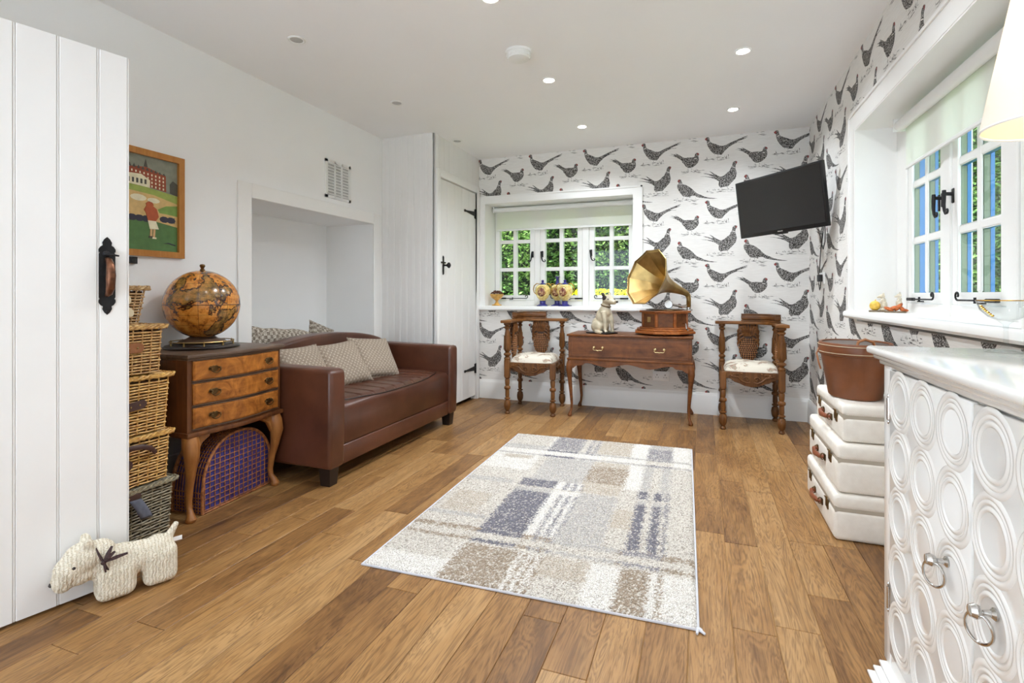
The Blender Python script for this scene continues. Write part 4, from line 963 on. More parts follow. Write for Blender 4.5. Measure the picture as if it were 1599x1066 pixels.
# ------------------------------------------------------------------ serpentine chest of drawers
ch = thing('chest_of_drawers', 'walnut bow-fronted chest of three drawers on cabriole legs beside the sofa', 'chest of drawers', (-2.43, 1.967, 0))
hw = 0.275; xf = 0.235; xb = -0.225
def serp(y, amp=0.028): u = (y+hw)/(2*hw); return amp*(0.5-0.5*math.cos(2*PI*u))
def plan(y0, y1, x_off, x_back, n=24): return [(x_back, y0)]+[(xf+x_off+serp(y0+(y1-y0)*i/n), y0+(y1-y0)*i/n) for i in range(n+1)]+[(x_back, y1)]
m = MB(); m.prism(plan(-hw, hw, -0.008, xb), 0.415, 0.748); m.build('carcass', 'walnut', ch)
m = MB(); m.prism(plan(-hw-0.014, hw+0.014, 0.014, xb-0.01), 0.757, 0.775, r=0.005, seg=2); m.prism(plan(-hw-0.006, hw+0.006, 0.005, xb), 0.747, 0.758, r=0.003); m.build('top', 'darkwood', ch)
m = MB(); m.prism(plan(-hw-0.010, hw+0.010, 0.008, xb), 0.392, 0.416, r=0.006, seg=2)
m.build('base_moulding', 'walnut', ch)
def bail(m, y, z, x):
    pl_ = []
    half = [(0, 0.013), (0.008, 0.016), (0.016, 0.011), (0.024, 0.014), (0.031, 0.008), (0.033, 0.0), (0.027, -0.006), (0.018, -0.004), (0.010, -0.012), (0, -0.016)]
    pl_ = half+[(-a, b) for a, b in half[::-1]][1:-1]
    m.prism([(y+a, z+b) for a, b in pl_], x, x+0.003, 'x', 0, None, 0.001)
    for s in (-1, 1): m.tube([(x, y+s*0.022, z+0.003), (x+0.010, y+s*0.022, z+0.003)], 0.0038, 8); m.ell((x+0.011, y+s*0.022, z+0.003), 0.0052, 8, 6)
    m.tube([(x+0.010, y-0.022, z+0.002), (x+0.013, y-0.024, z-0.007), (x+0.014, y-0.015, z-0.015), (x+0.014, y-0.005, z-0.018), (x+0.014, y+0.005, z-0.018), (x+0.014, y+0.015, z-0.015), (x+0.013, y+0.024, z-0.007), (x+0.010, y+0.022, z+0.002)], 0.0028, 6)
for z0, z1 in ((0.652, 0.742), (0.540, 0.638), (0.430, 0.526)):
    y0, y1 = -hw+0.024, hw-0.022
    m = MB(); m.prism(plan(y0, y1, 0.0, 0.15), z0, z1, r=0.002)
    m.prism([(p[0]+0.0025, p[1]) for p in plan(y0+0.006, y1-0.006, 0.0, 0.16)], z0+0.006, z1-0.006, r=0.001)
    d = m.build('drawer', 'burl', ch)
    for yy in (-0.152, 0.172):
        k = MB(); bail(k, yy, (z0+z1)/2+0.002, xf+serp(yy)+0.0025); tag(k.build('drawer_handle', 'brassdark', d), 'ornate dark brass swan-neck handle')
    k = MB()
    for q in (z0-0.004, z1+0.001): k.prism(plan(y0-0.004, y1+0.004, 0.001, 0.2), q, q+0.003)
    k.build('cock_bead', 'darkwood', d)
def cabriole(m, x, y, h, dx, dy, s=1.0, top=0.035):
    path = [(0, h, top*0.95), (0.012, h-0.04, top*1.05), (0.020, h-0.085, top*0.95), (0.012, h-0.16, top*0.66), (-0.002, h*0.42, top*0.5), (-0.012, h*0.22, top*0.40), (-0.006, 0.055, top*0.36), (0.008, 0.028, top*0.50), (0.012, 0.012, top*0.68), (0.010, 0.0, top*0.55)]
    L = math.hypot(dx, dy)
    pts = [(x+dx/L*a*s, y+dy/L*a*s, z) for a, z, r in path]; rr = [r for a, z, r in path]
    # finer
    P = []; Rr = []
    for i in range(len(pts)-1):
        for k in range(3):
            t_ = k/3; P.append(Vector(pts[i]).lerp(Vector(pts[i+1]), t_)); Rr.append(rr[i]+(rr[i+1]-rr[i])*t_)
    P.append(Vector(pts[-1])); Rr.append(rr[-1])
    m.tube(P, Rr, 12)
for lx_, ly_, dx, dy in ((0.205, -0.245, 1, -0.35), (0.205, 0.245, 1, 0.35), (-0.20, -0.245, -0.3, -0.5), (-0.20, 0.245, -0.3, 0.5)):
    m = MB(); cabriole(m, lx_, ly_, 0.395, dx, dy, 1.15, 0.036)
    if lx_ > 0:
        s = 1 if ly_ < 0 else -1     # knee wing curving in under the frame
        m.prism([(ly_, 0.395), (ly_+s*0.10, 0.395), (ly_+s*0.085, 0.375), (ly_+s*0.05, 0.355), (ly_+s*0.02, 0.30), (ly_, 0.30)], lx_-0.004, lx_+0.022, 'x', 0, None, 0.004)
    m.build('leg', 'honeywood', ch)

# globe on the chest
gl = thing('globe', 'antique-style terrestrial globe on a low wooden stand on top of the chest', 'globe', (-2.45, 1.967, 0.776))
m = MB(); m.lathe([(0, 0), (0.172, 0), (0.175, 0.006), (0.168, 0.014), (0.14, 0.016), (0.138, 0.022), (0, 0.022)], n=48); m.build('stand_base', 'espresso', gl)
m = MB(); m.lathe([(0, 0.022), (0.105, 0.022), (0.112, 0.030), (0.10, 0.040), (0.075, 0.046), (0.06, 0.056), (0.0, 0.07)], n=40); m.build('stand_collar', 'darkwood', gl)
m = MB(); R1 = 0.145
m.tube([(R1*math.cos(a), R1*math.sin(a), 0.034) for a in [2*PI*i/64 for i in range(64)]], 0.0028, 6, True)
for i in range(10):
    a = 2*PI*i/10; m.lathe([(0.004, 0.014), (0.005, 0.020), (0.003, 0.027), (0.005, 0.034), (0, 0.040)], (R1*math.cos(a), R1*math.sin(a), 0), 8)
tag(m.build('gallery_rail', 'brass', gl), 'low brass rail')
m = MB(); m.ell((0, 0, 0), 0.176, 64, 40); o = m.build('globe_sphere', 'globe', gl); o.location = (0, 0, 0.225)
m = MB(); m.tube([(0.1765*math.cos(a), 0.1765*math.sin(a), 0.222) for a in [2*PI*i/80 for i in range(80)]], 0.0012, 6, True); m.build('equator_seam', 'espresso', gl)
m = MB(); m.lathe([(0.014, 0.396), (0.012, 0.404), (0.007, 0.410), (0.011, 0.420), (0.014, 0.424), (0.010, 0.432), (0, 0.434)], n=16); m.build('finial', 'brassdark', gl)

# arched picnic hamper under the chest
pc = thing('picnic_hamper', 'arched dark wicker picnic hamper with purple blue lining under the chest', 'picnic hamper', (-2.335, 2.005, 0), R_(4))
hw2, hh2 = 0.222, 0.345
def arch_z(y): return 0.10+(hh2-0.10)*max(0.0, 1-abs(y/hw2)**2.3)**0.5
outl = [(hw2*math.sin(a), 0) for a in ()]
ys = [-hw2+2*hw2*i/40 for i in range(41)]
poly = [(-hw2, 0.006)]+[(y, arch_z(y)) for y in ys]+[(hw2, 0.006)]
m = MB(); m.prism(poly, -0.085, 0.085, 'x'); m.build('lining_body', 'lining', pc)
m = MB()
for i in range(15):
    y = -hw2+0.014+i*(2*hw2-0.028)/14; zt = arch_z(y)
    for xx in (0.089, -0.089):
        m.tube([(xx, y, 0.004), (xx, y, zt)], 0.0027, 5)
nr = 13
for r in range(nr):
    z = 0.016+r*0.0255
    yl = [y for y in ys if arch_z(y) > z]
    if not yl: continue
    a, b = yl[0], yl[-1]; N = 34
    for q in (0.0,):
        m.tube([(0.0895+0.0022*(1 if (k+r) % 2 else -1), a+(b-a)*k/N, z+q) for k in range(N+1)], 0.0023, 5)
m.build('face_weave', 'w_red', pc)
m = MB()
N = 34
side = [(-hw2-0.003, 0.004+0.09*i/6) for i in range(6)]+[(y*1.014, arch_z(y)+0.004) for y in ys]+[(hw2+0.003, 0.094-0.09*i/6) for i in range(7)]
for xx in (-0.08+0.0165*i for i in range(11)): m.tube([(xx, a, b) for a, b in side], 0.0028, 5)
for k in range(0, len(side), 1):
    a, b = side[k]; m.tube([(-0.09+0.02*i, a*(1.008 if (i+k) % 2 else 0.998), b+(0.002 if (i+k) % 2 else -0.002)) for i in range(10)], 0.0028, 5)
for xx in (-0.092, 0.092): m.tube([(xx, a, b) for a, b in side], 0.0075, 8)
m.tube([(0.092, -hw2, 0.006), (0.092, hw2, 0.006)], 0.006, 6)
m.build('rim_weave', 'w_red', pc)
m = MB(); m.tube([(0.0, -0.06, arch_z(0.06)), (0, -0.05, hh2+0.012), (0, 0, hh2+0.022), (0, 0.05, hh2+0.012), (0, 0.06, arch_z(0.06))], 0.007, 8); m.build('handle', 'brownstrap', pc)

# ------------------------------------------------------------------ sofa
sf = thing('sofa', 'brown leather two-seat sofa with channelled seat in front of the alcove', 'sofa', (-2.26, 3.03, 0))
def SB(m, name, mat='sofa', sm=50): return m.build(name, mat, sf, sm, world=True)
ya, yb_ = 2.262, 3.80; aw = 0.128
for y0, y1 in ((ya, ya+aw), (yb_-aw, yb_)):
    m = MB()
    prof = [(-2.655, 0.10), (-1.888, 0.10), (-1.878, 0.12), (-1.872, 0.40), (-1.872, 0.615), (-1.880, 0.634), (-1.905, 0.642), (-2.30, 0.648), (-2.655, 0.655)]
    # XZ profile extruded along Y with soft edges
    m.prism(prof, -y1, -y0, 'y', 0, None, 0.022, 4)
    SB(m, 'arm')
    # piping round the front of the arm
m = MB(); m.rbox(-2.60, -1.894, ya+aw-0.005, yb_-aw+0.005, 0.095, 0.205, 0.012, 3); SB(m, 'front_rail')
m = MB()
y0, y1 = ya+aw-0.004, yb_-aw+0.004
prof = [(-2.52, 0.208), (-1.900, 0.208), (-1.894, 0.220), (-1.894, 0.385)]+[(-1.934+0.040*math.cos(a), 0.395+0.040*math.sin(a)) for a in [PI/2*i/7 for i in range(8)]]+[(-2.1, 0.440), (-2.52, 0.425)]
m.prism(prof, -y1, -y0, 'y', 0, None, 0.012, 2); SB(m, 'seat')
def chan(u, amp, n): f = (u*n) % 1.0; return amp*(1-max(0, 1-min(f, 1-f)*9))-amp*0.0
def seat_fn(u, v):
    y = y0+0.02+(y1-y0-0.04)*u
    fr = -1.904-0.095*abs(2*u-1)**4
    x = fr+(-2.47-fr)*v
    uu = u+0.035*(abs(v*2-0.7))
    f = (uu*11) % 1.0; gr = max(0, 1-min(f, 1-f)*9)
    edge = min(1, v*14, u*22, (1-u)*22)
    base = 0.4345 if x < -1.934 else 0.395+math.sqrt(max(0, 0.0405**2-(x+1.934)**2))
    return (x, y, base+0.016*edge**0.5-0.013*gr*edge)
m = MB(); m.grid(seat_fn, 220, 30); SB(m, 'seat_quilting', sm=80)
m = MB(); m.tube([tuple(Vector(seat_fn(i/60, 0))+Vector((0.001, 0, 0.003))) for i in range(61)], 0.0035, 6); SB(m, 'piping', 'espresso')
def back_top(u): return 0.655+0.118*(math.sin(PI*min(1, max(0, u)))**0.55)
m = MB(); N = 36
bp = [(y0, 0.42)]+[(y0+(y1-y0)*i/N, back_top(0.02+0.96*i/N)) for i in range(N+1)]+[(y1, 0.42)]
m.prism(bp, -2.655, -2.50, 'x', 0, None, 0.02, 3); SB(m, 'backrest')
def back_fn(u, v):
    y = y0+0.03+(y1-y0-0.06)*u; zt = back_top(u)-0.02; z = 0.43+(zt-0.43)*v
    f = (u*12+0.15*abs(v-0.5)) % 1.0; gr = max(0, 1-min(f, 1-f)*11); edge = min(1, (1-v)*10, u*25, (1-u)*25)
    return (-2.498+0.018*edge**0.5-0.013*gr*edge-0.03*v, y, z)
m = MB(); m.grid(back_fn, 220, 20); SB(m, 'back_quilting', sm=80)
m = MB(); m.tube([(-2.512, y0+(y1-y0)*i/N, back_top(0.02+0.96*i/N)-0.006) for i in range(N+1)], 0.004, 6); SB(m, 'piping', 'espresso')
for x, y in ((-1.935, ya+0.06), (-1.935, yb_-0.06), (-2.60, ya+0.06), (-2.60, yb_-0.06)):
    m = MB(); a, b = 0.038, 0.030
    m.add([(x-b, y-b, 0), (x+b, y-b, 0), (x+b, y+b, 0), (x-b, y+b, 0), (x-a, y-a, 0.10), (x+a, y-a, 0.10), (x+a, y+a, 0.10), (x-a, y+a, 0.10)], [(0, 3, 2, 1), (4, 5, 6, 7), (0, 1, 5, 4), (1, 2, 6, 5), (2, 3, 7, 6), (3, 0, 4, 7)])
    SB(m, 'leg', 'espresso')
def cushion(label, loc, rot, w=0.37, h=0.34, t=0.12, mat='cushion', group='cushions on the sofa'):
    c = thing('cushion', label, 'cushion', loc, 0, group)
    c.rotation_euler = rot
    m = MB()
    for sg in (1, -1):
        def fn(u, v, sg=sg):
            a, b = 2*u-1, 2*v-1
            pin = 1-0.10*(abs(a)**2*(1-abs(b)**2)*0.6+0.0); pin2 = 1-0.10*(abs(b)**2*(1-abs(a)**2)*0.6)
            th = t/2*((1-a**4)*(1-b**4))**0.6*(1+0.05*math.sin(5*a+2*b))
            return (a*w/2*(1-0.07*(1-b*b)*abs(a)**3), b*h/2*(1-0.07*(1-a*a)*abs(b)**3), sg*th)
        m.grid(fn, 28, 28)
    m.build('cushion_cover', mat, c, 80)
    m = MB(); e = []
    for i in range(80):
        q = i/20; s = int(q); f = q-s
        a, b = [(2*f-1, -1), (1, 2*f-1), (1-2*f, 1), (-1, 1-2*f)][s]
        e.append((a*w/2*(1-0.07*(1-b*b)*abs(a)**3), b*h/2*(1-0.07*(1-a*a)*abs(b)**3), 0))
    m.tube(e, 0.004, 6, True); m.build('cushion_piping', mat, c)
    return c
cushion('taupe studded cushion nearest the chest on the leather sofa', (-2.335, 2.575, 0.575), (R_(58), 0, R_(86)))
cushion('taupe studded cushion in the middle of the three on the leather sofa', (-2.305, 2.905, 0.575), (R_(56), R_(-3), R_(80)))
cushion('taupe studded cushion farthest from the chest, leaning on its neighbour', (-2.29, 3.245, 0.580), (R_(56), R_(5), R_(76)))

# woven throw and cushion on the alcove shelf
bl = thing('folded_blanket', 'grey checked tweed blanket folded on the alcove ledge behind the sofa', 'blanket', (-2.92, 2.85, 0.60))
m = MB(); m.rbox(-0.20, 0.24, -0.365, 0.30, 0.002, 0.24, 0.07, 5)
bmx = bmesh.new()
o = m.build('blanket', 'tweed', bl, 80)
sb_ = o.modifiers.new('sub', 'SUBSURF'); sb_.levels = 2; sb_.render_levels = 2
for vtx in o.data.vertices:
    p = vtx.co; p.z *= 1-0.30*max(0, (p.y+0.1)/0.4)
    vtx.co = p
tx = bpy.data.textures.new('folds', 'CLOUDS'); tx.noise_scale = 0.16
dm = o.modifiers.new('d', 'DISPLACE'); dm.texture = tx; dm.strength = 0.06; dm.mid_level = 0.5
cushion('dark tweed cushion peeping over the middle of the sofa back in the alcove', (-2.93, 3.43, 0.685), (R_(66), R_(22), R_(80)), 0.26, 0.26, 0.10, 'tweed', None)
bmx.free()
# ------------------------------------------------------------------ rug
rg = thing('rug', 'cream, taupe and grey plaid rug in the middle of the oak floor', 'rug', (-1.234, 1.677, 0), math.atan2(0.033, 1.223))
RW, RLn = 1.222, 1.965
cream, white, taupe, grey, dark, lgrey, lbeige = (224, 218, 208), (238, 234, 227), (172, 156, 138), (156, 153, 158), (130, 128, 137), (196, 192, 188), (204, 193, 178)
def rugcol(u, v):
    c = cream
    inB = lambda a, b, x: a <= x < b
    main = inB(0.32, 0.52, u)
    if v < 0.27:
        c = white
        if inB(0.315, 0.555, u): c = taupe
        elif inB(0.555, 0.66, u): c = taupe if int((u-0.555)/0.018) % 2 else white
        elif inB(0.66, 0.84, u): c = lbeige
        elif inB(0.955, 1.06, u): c = taupe
        elif inB(1.09, 1.105, u): c = taupe
        elif u < 0.30: c = cream if v > 0.12 else white
        if inB(0.66, 0.84, u) and v < 0.12: c = cream
    elif v < 0.42:
        strip = inB(0.29, 0.318, v) or inB(0.375, 0.415, v)
        c = lbeige if not strip else taupe
        if not strip: c = cream
        if strip and main: c = dark
        if strip and inB(0.94, 1.10, u): c = grey
        if strip and inB(0.555, 0.66, u) and int((u-0.555)/0.018) % 2: c = grey
        if u < 0.3 and strip: c = taupe if inB(0.28, 0.42, v) else c
        if inB(0.66, 0.93, u) and strip: c = lgrey
    elif v < 1.075:
        c = cream
        gap = inB(0.895, 0.955, v)
        if main: c = (dark if not gap else lgrey)
        elif inB(0.52, 0.545, u): c = white
        elif inB(0.545, 0.665, u): c = (grey if (not gap and int((u-0.545)/0.0215) % 2) else white)
        elif inB(0.665, 0.86, u): c = lgrey if v < 0.95 else lbeige
        elif inB(0.86, 0.955, u): c = lbeige if inB(0.6, 0.8, v) else cream
        elif inB(0.955, 1.003, u): c = dark if not gap else lgrey
        elif inB(1.035, 1.075, u): c = dark if not gap else lgrey
        elif inB(1.09, 1.108, u): c = grey
        elif inB(1.003, 1.09, u): c = cream
        elif u < 0.30:
            c = cream
            if inB(0.55, 0.80, v) and inB(0.05, 0.24, u): c = lbeige
            if inB(0.97, 1.03, v) and u < 0.28: c = lgrey
            if inB(0.50, 0.54, v): c = lgrey
        if inB(0.95, 0.965, v) and u > 0.1: c = cream
    elif v < 1.48:
        c = cream
        if inB(0.36, 0.65, u): c = lgrey
        if inB(0.65, 0.87, u): c = taupe if inB(1.12, 1.40, v) else lbeige
        if inB(0.87, 0.955, u): c = white
        if inB(0.955, 1.11, u): c = lgrey if int((u-0.955)/0.05) % 2 == 0 else cream
        if u < 0.30: c = white if v > 1.2 else cream
        if inB(0.08, 0.26, u) and inB(1.40, 1.47, v): c = lbeige
    elif v < 1.64:
        strip = inB(1.485, 1.52, v) or inB(1.60, 1.635, v)
        c = lgrey if strip else white
        if main and strip: c = dark
        if inB(0.545, 0.665, u) and strip: c = grey if int((u-0.545)/0.0215) % 2 else lgrey
        if inB(0.955, 1.11, u): c = grey if strip else cream
    else:
        c = white
        if inB(0.315, 0.525, u): c = grey
        elif inB(0.525, 0.64, u): c = grey if int((u-0.545)/0.0215) % 2 else cream
        elif inB(0.64, 0.85, u): c = lbeige
        elif inB(0.955, 1.108, u): c = grey if v < 1.86 else lgrey
        elif u < 0.3: c = cream if v > 1.8 else lgrey if v < 1.7 else cream
    return c
NU, NV = 244, 393
bmr = bmesh.new(); lay_ = bmr.verts.layers.float_color.new('weave'); rr_ = random.Random(3); rows = []
for j in range(NV+1):
    row = []
    for i in range(NU+1):
        u = RW*i/NU; v = RLn*j/NV; e = min(1, min(u, RW-u, v, RLn-v)/0.018)
        jx, jy = rr_.uniform(-0.0022, 0.0022), rr_.uniform(-0.0022, 0.0022)
        if i in (0, NU) or j in (0, NV): jx = jy = 0; z = 0.004
        else: z = 0.004+0.011*math.sqrt(e)+rr_.uniform(-0.0025, 0.0025)
        vt = bmr.verts.new((u+jx, v+jy, z))
        mixr = rr_.uniform(-0.012, 0.012)
        c = rugcol(min(max(u+mixr, 0), RW), min(max(v+rr_.uniform(-0.010, 0.010), 0), RLn))
        k_ = rr_.uniform(0.86, 1.06); l_ = lin(*c)
        if c in (taupe, lbeige, grey, lgrey, dark) and rr_.random() < (0.12 if c is dark else 0.24): l_ = lin(222, 216, 206)
        elif c is cream and rr_.random() < 0.14: l_ = lin(172, 162, 152)
        vt[lay_] = (l_[0]*k_, l_[1]*k_, l_[2]*k_, 1); row.append(vt)
    rows.append(row)
for j in range(NV):
    for i in range(NU): bmr.faces.new((rows[j][i], rows[j][i+1], rows[j+1][i+1], rows[j+1][i]))
me = bpy.data.meshes.new('pile'); bmr.to_mesh(me); bmr.free(); me.materials.append(M['rug'])
o = bpy.data.objects.new('pile', me); COL.objects.link(o); o.parent = rg
m = MB(); m.box(0.001, RW-0.001, 0.001, RLn-0.001, 0.0005, 0.004)
m.tube([(-0.003, -0.003, 0.005), (RW+0.003, -0.003, 0.005), (RW+0.003, RLn+0.003, 0.005), (-0.003, RLn+0.003, 0.005)], 0.0045, 8, True)
for a in ((0.004, 0.004), (0.008, -0.006), (-0.004, -0.010)): m.tube([(RW, 0, 0.006), (RW+a[0]+0.004, a[1]-0.004, 0.007), (RW+a[0]*2+0.006, a[1]*1.6-0.008, 0.005)], [0.006, 0.005, 0.0035], 6)
m.build('edge_binding', 'binding', rg)

# ------------------------------------------------------------------ carved corner chairs
def turned(m, x, y, z0=0.0, ztop=0.33):
    prof = [(0, 0), (0.019, 0), (0.024, 0.008), (0.019, 0.020), (0.013, 0.026), (0.021, 0.034), (0.029, 0.055), (0.031, 0.085), (0.026, 0.112), (0.014, 0.124), (0.026, 0.130), (0.026, 0.138), (0.015, 0.144),
            (0.019, 0.160), (0.018, 0.212), (0.027, 0.220), (0.029, 0.230), (0.026, 0.240), (0.016, 0.248), (0.020, 0.262), (0.022, 0.300), (0.016, 0.310), (0.026, 0.318), (0.024, ztop), (0, ztop)]
    m.lathe(prof, (x, y, 0), 14)
    for k in range(4):
        a = PI/4+k*PI/2; m.ell((x+0.026*math.cos(a), y+0.026*math.sin(a), 0.078), (0.008, 0.008, 0.026), 8, 6)
def post(m, x, y, ztop, k=1.0):
    P = [(0.0, 0.47), (0.022, 0.47), (0.025, 0.49), (0.014, 0.505), (0.027, 0.52), (0.027, 0.53), (0.014, 0.542), (0.023, 0.560), (0.026, 0.610), (0.021, 0.69), (0.014, 0.745), (0.023, 0.755), (0.023, 0.765), (0.014, 0.772), (0.026, 0.785), (0.026, ztop), (0, ztop)]
    m.lathe([(r*k, z) for r, z in P], (x, y, 0), 14)
    for q in range(8): m.tube([(x+0.0235*k*math.cos(q*PI/4), y+0.0235*k*math.sin(q*PI/4), 0.565), (x+0.0215*k*math.cos(q*PI/4), y+0.0215*k*math.sin(q*PI/4), 0.69)], [0.005*k, 0.0035*k], 6)
def splat(flip):
    """pineapple carved splat in the XZ plane, facing -Y"""
    m = MB(); cz_, rx_, rz_ = 0.600, 0.072, 0.118
    m.ell((0, 0, cz_), (rx_, 0.017, rz_), 24, 16, 1)
    m.prism([(-0.060, 0.66), (0.060, 0.66), (0.078, 0.72), (0.076, 0.806), (-0.076, 0.806), (-0.078, 0.72)], -0.006, 0.006, 'y', 1)
    m.prism([(-0.035, 0.455), (0.035, 0.455), (0.045, 0.53), (-0.045, 0.53)], -0.007, 0.007, 'y')
    for r in range(11):
        z = 0.492+r*0.0180; q = max(0, 1-((z-cz_)/rz_)**2); hw_ = rx_*math.sqrt(q); n = max(2, int(hw_*2/0.0165)); od = 0.5*(r % 2)
        for k in range(n+1-(r % 2)):
            x = -hw_*0.95+2*hw_*0.95*(k+od)/n
            dy = 0.017*math.sqrt(max(0, 1-(x/rx_)**2-((z-cz_)/rz_)**2))
            for s in (-1, 1): m.ell((x, s*(dy+0.001), z), (0.0070, 0.007, 0.0078), 8, 6, 2)
    for s in (-1, 1):
        for k in range(7):                  # crown of leaves fanning to the top corners
            a = (k-3)/3.0
            m.tube([(a*0.030, s*0.010, 0.700), (a*0.050, s*0.018, 0.735), (a*0.064, s*0.016, 0.775), (a*0.072, s*0.008, 0.804)], [0.006, 0.011, 0.010, 0.004], 6, flat=0.7)
        for sg in (-1, 1):
            for k in range(4):              # side leaves curling down over the fruit
                z = 0.79-0.034*k
                m.tube([(sg*0.030, s*0.014, z), (sg*0.062, s*0.018, z-0.018), (sg*0.080, s*0.012, z-0.050), (sg*0.078, s*0.006, z-0.080)], [0.008, 0.010, 0.008, 0.003], 6, flat=0.7)
    return m
def corner_chair(label, loc, rz, s, group):
    """s=+1: arm rail wraps the back and the left side, s=-1: back and right side"""
    c = thing('corner_chair', label, 'chair', loc, rz, group)
    X, Yf, Yb = 0.205, -0.215, 0.215
    L = -s*X; Rr = s*X                      # L = the side with the rail
    def sq(m, x, y, w=0.024, z0=0.325, z1=0.475): m.rbox(x-w, x+w, y-w, y+w, z0, z1, 0.004, 1)
    for (x, y, tall) in ((L, Yf, 1), (L, Yb, 1), (Rr, Yb, 1), (Rr, Yf, 0)):
        m = MB(); turned(m, x, y); sq(m, x, y, 0.024, 0.325, 0.475 if tall else 0.452)
        if tall: post(m, x, y, 0.802, 1.22 if (x == L and y == Yf) else 1.0)
        m.build('leg', 'oakdark', c)
    # carved scalloped aprons
    sc_ = [(-0.185, 0.452), (0.185, 0.452), (0.185, 0.405), (0.15, 0.395), (0.12, 0.372), (0.085, 0.362), (0.05, 0.345), (0.0, 0.338), (-0.05, 0.345), (-0.085, 0.362), (-0.12, 0.372), (-0.15, 0.395), (-0.185, 0.405)]
    m = MB(); m.box(-0.19, 0.19, -0.19, 0.19, 0.435, 0.455)
    for k in range(4):
        Mx = RZ(k*PI/2) @ T(0, 0, 0)
        m.prism(sc_, 0.192, 0.214, 'y', 0, Mx, 0.003)
        for sg in (-1, 1):
            sp_ = [(sg*(0.035+0.022*math.cos(a)*(1-a/9)), -0.218, 0.398+0.020*math.sin(a)*(1-a/9)) for a in [i*0.5 for i in range(15)]]
            m.tube(sp_, 0.0048, 6, False, 0, Mx)
            m.tube([(sg*0.012, -0.217, 0.375), (sg*0.04, -0.219, 0.368), (sg*0.075, -0.218, 0.385), (sg*0.10, -0.218, 0.412), (sg*0.14, -0.217, 0.420), (sg*0.17, -0.216, 0.41)], [0.003, 0.006, 0.007, 0.006, 0.006, 0.003], 6, False, 0, Mx)
            for q in range(4): m.ell((sg*(0.07+0.028*q), -0.217, 0.437-0.004*q), (0.011, 0.006, 0.007), 8, 6, 0, Mx)
    m.build('seat_rail', 'oakdark', c)
    m = MB()
    def cf(u, v):
        a, b = 2*u-1, 2*v-1; e = max(0.0, (1-abs(a)**5)*(1-abs(b)**5))
        cut = 1-0.06*(abs(a)*abs(b))**2
        return (a*0.198*cut, b*0.198*cut, 0.452+0.062*e**0.45+0.004*math.sin(6*a)*math.cos(5*b))
    m.grid(cf, 26, 26); m.box(-0.19, 0.19, -0.19, 0.19, 0.447, 0.455)
    m.build('seat_cushion', 'seatfab', c, 80)
    sp1 = splat(1); sp1.v = [p+Vector((0, Yb+0.006, 0)) for p in sp1.v]; sp1.build('carved_splat', ['crest', 'groundwood', 'boss'], c)
    sp2 = splat(1); sp2.v = [RZ(PI/2) @ p+Vector((L, 0, 0)) for p in sp2.v]; sp2.build('carved_splat', ['crest', 'groundwood', 'boss'], c)
    # L-shaped arm rail: outline swept round the corner
    w = 0.036; e = 0.30
    o_ = [(L-s*0.035, -0.285)]
    cen = [(L, -0.265), (L, -0.15), (L, 0.02), (L+s*0.012, 0.12), (L+s*0.05, 0.185), (L+s*0.12, 0.213), (0.02*s, 0.218), (Rr-s*0.02, 0.216), (Rr+s*0.055, 0.214)]
    wd = [0.048, 0.038, 0.030, 0.036, 0.046, 0.038, 0.030, 0.036, 0.044]
    lft, rgt = [], []
    for i, p in enumerate(cen):
        a = cen[max(0, i-1)]; b = cen[min(len(cen)-1, i+1)]; d = Vector((b[0]-a[0], b[1]-a[1])).normalized(); n_ = Vector((-d.y, d.x))
        lft.append((p[0]+n_.x*wd[i], p[1]+n_.y*wd[i])); rgt.append((p[0]-n_.x*wd[i], p[1]-n_.y*wd[i]))
    poly = rgt+lft[::-1]
    if s < 0: poly = poly[::-1]
    m = MB(); m.prism(poly, 0.800, 0.826, 'z', 0, None, 0.006, 2); m.build('arm_rail', 'oakrail', c)
    cc = [(L+s*0.002, 0.00), (L+s*0.002, 0.06), (L+s*0.012, 0.12), (L+s*0.050, 0.180), (L+s*0.12, 0.208), (L+s*0.19, 0.214), (L+s*0.26, 0.214)]
    lft, rgt = [], []; wd = [0.020, 0.030, 0.034, 0.036, 0.034, 0.030, 0.024]
    for i, p in enumerate(cc):
        a = cc[max(0, i-1)]; b = cc[min(len(cc)-1, i+1)]; d = Vector((b[0]-a[0], b[1]-a[1])).normalized(); n_ = Vector((-d.y, d.x))
        lft.append((p[0]+n_.x*wd[i], p[1]+n_.y*wd[i])); rgt.append((p[0]-n_.x*wd[i], p[1]-n_.y*wd[i]))
    poly = rgt+lft[::-1]
    if s < 0: poly = poly[::-1]
    m = MB(); m.prism(poly, 0.8262, 0.838, 'z', 0, None, 0.003, 2); m.prism([(x*1.0, y) for x, y in poly], 0.838, 0.884, 'z', 0, None, 0.014, 3); m.prism(poly, 0.880, 0.890, 'z', 0, None, 0.004, 2)
    m.build('crest_rail', 'crest', c)
    return c
corner_chair('carved corner chair with pineapple splats on the left, under the far window', (-1.425, 4.490, 0), R_(4), 1, 'carved corner chairs')
corner_chair('carved corner chair with pineapple splats on the right, beneath the television', (0.365, 4.565, 0), R_(-1), -1, 'carved corner chairs')

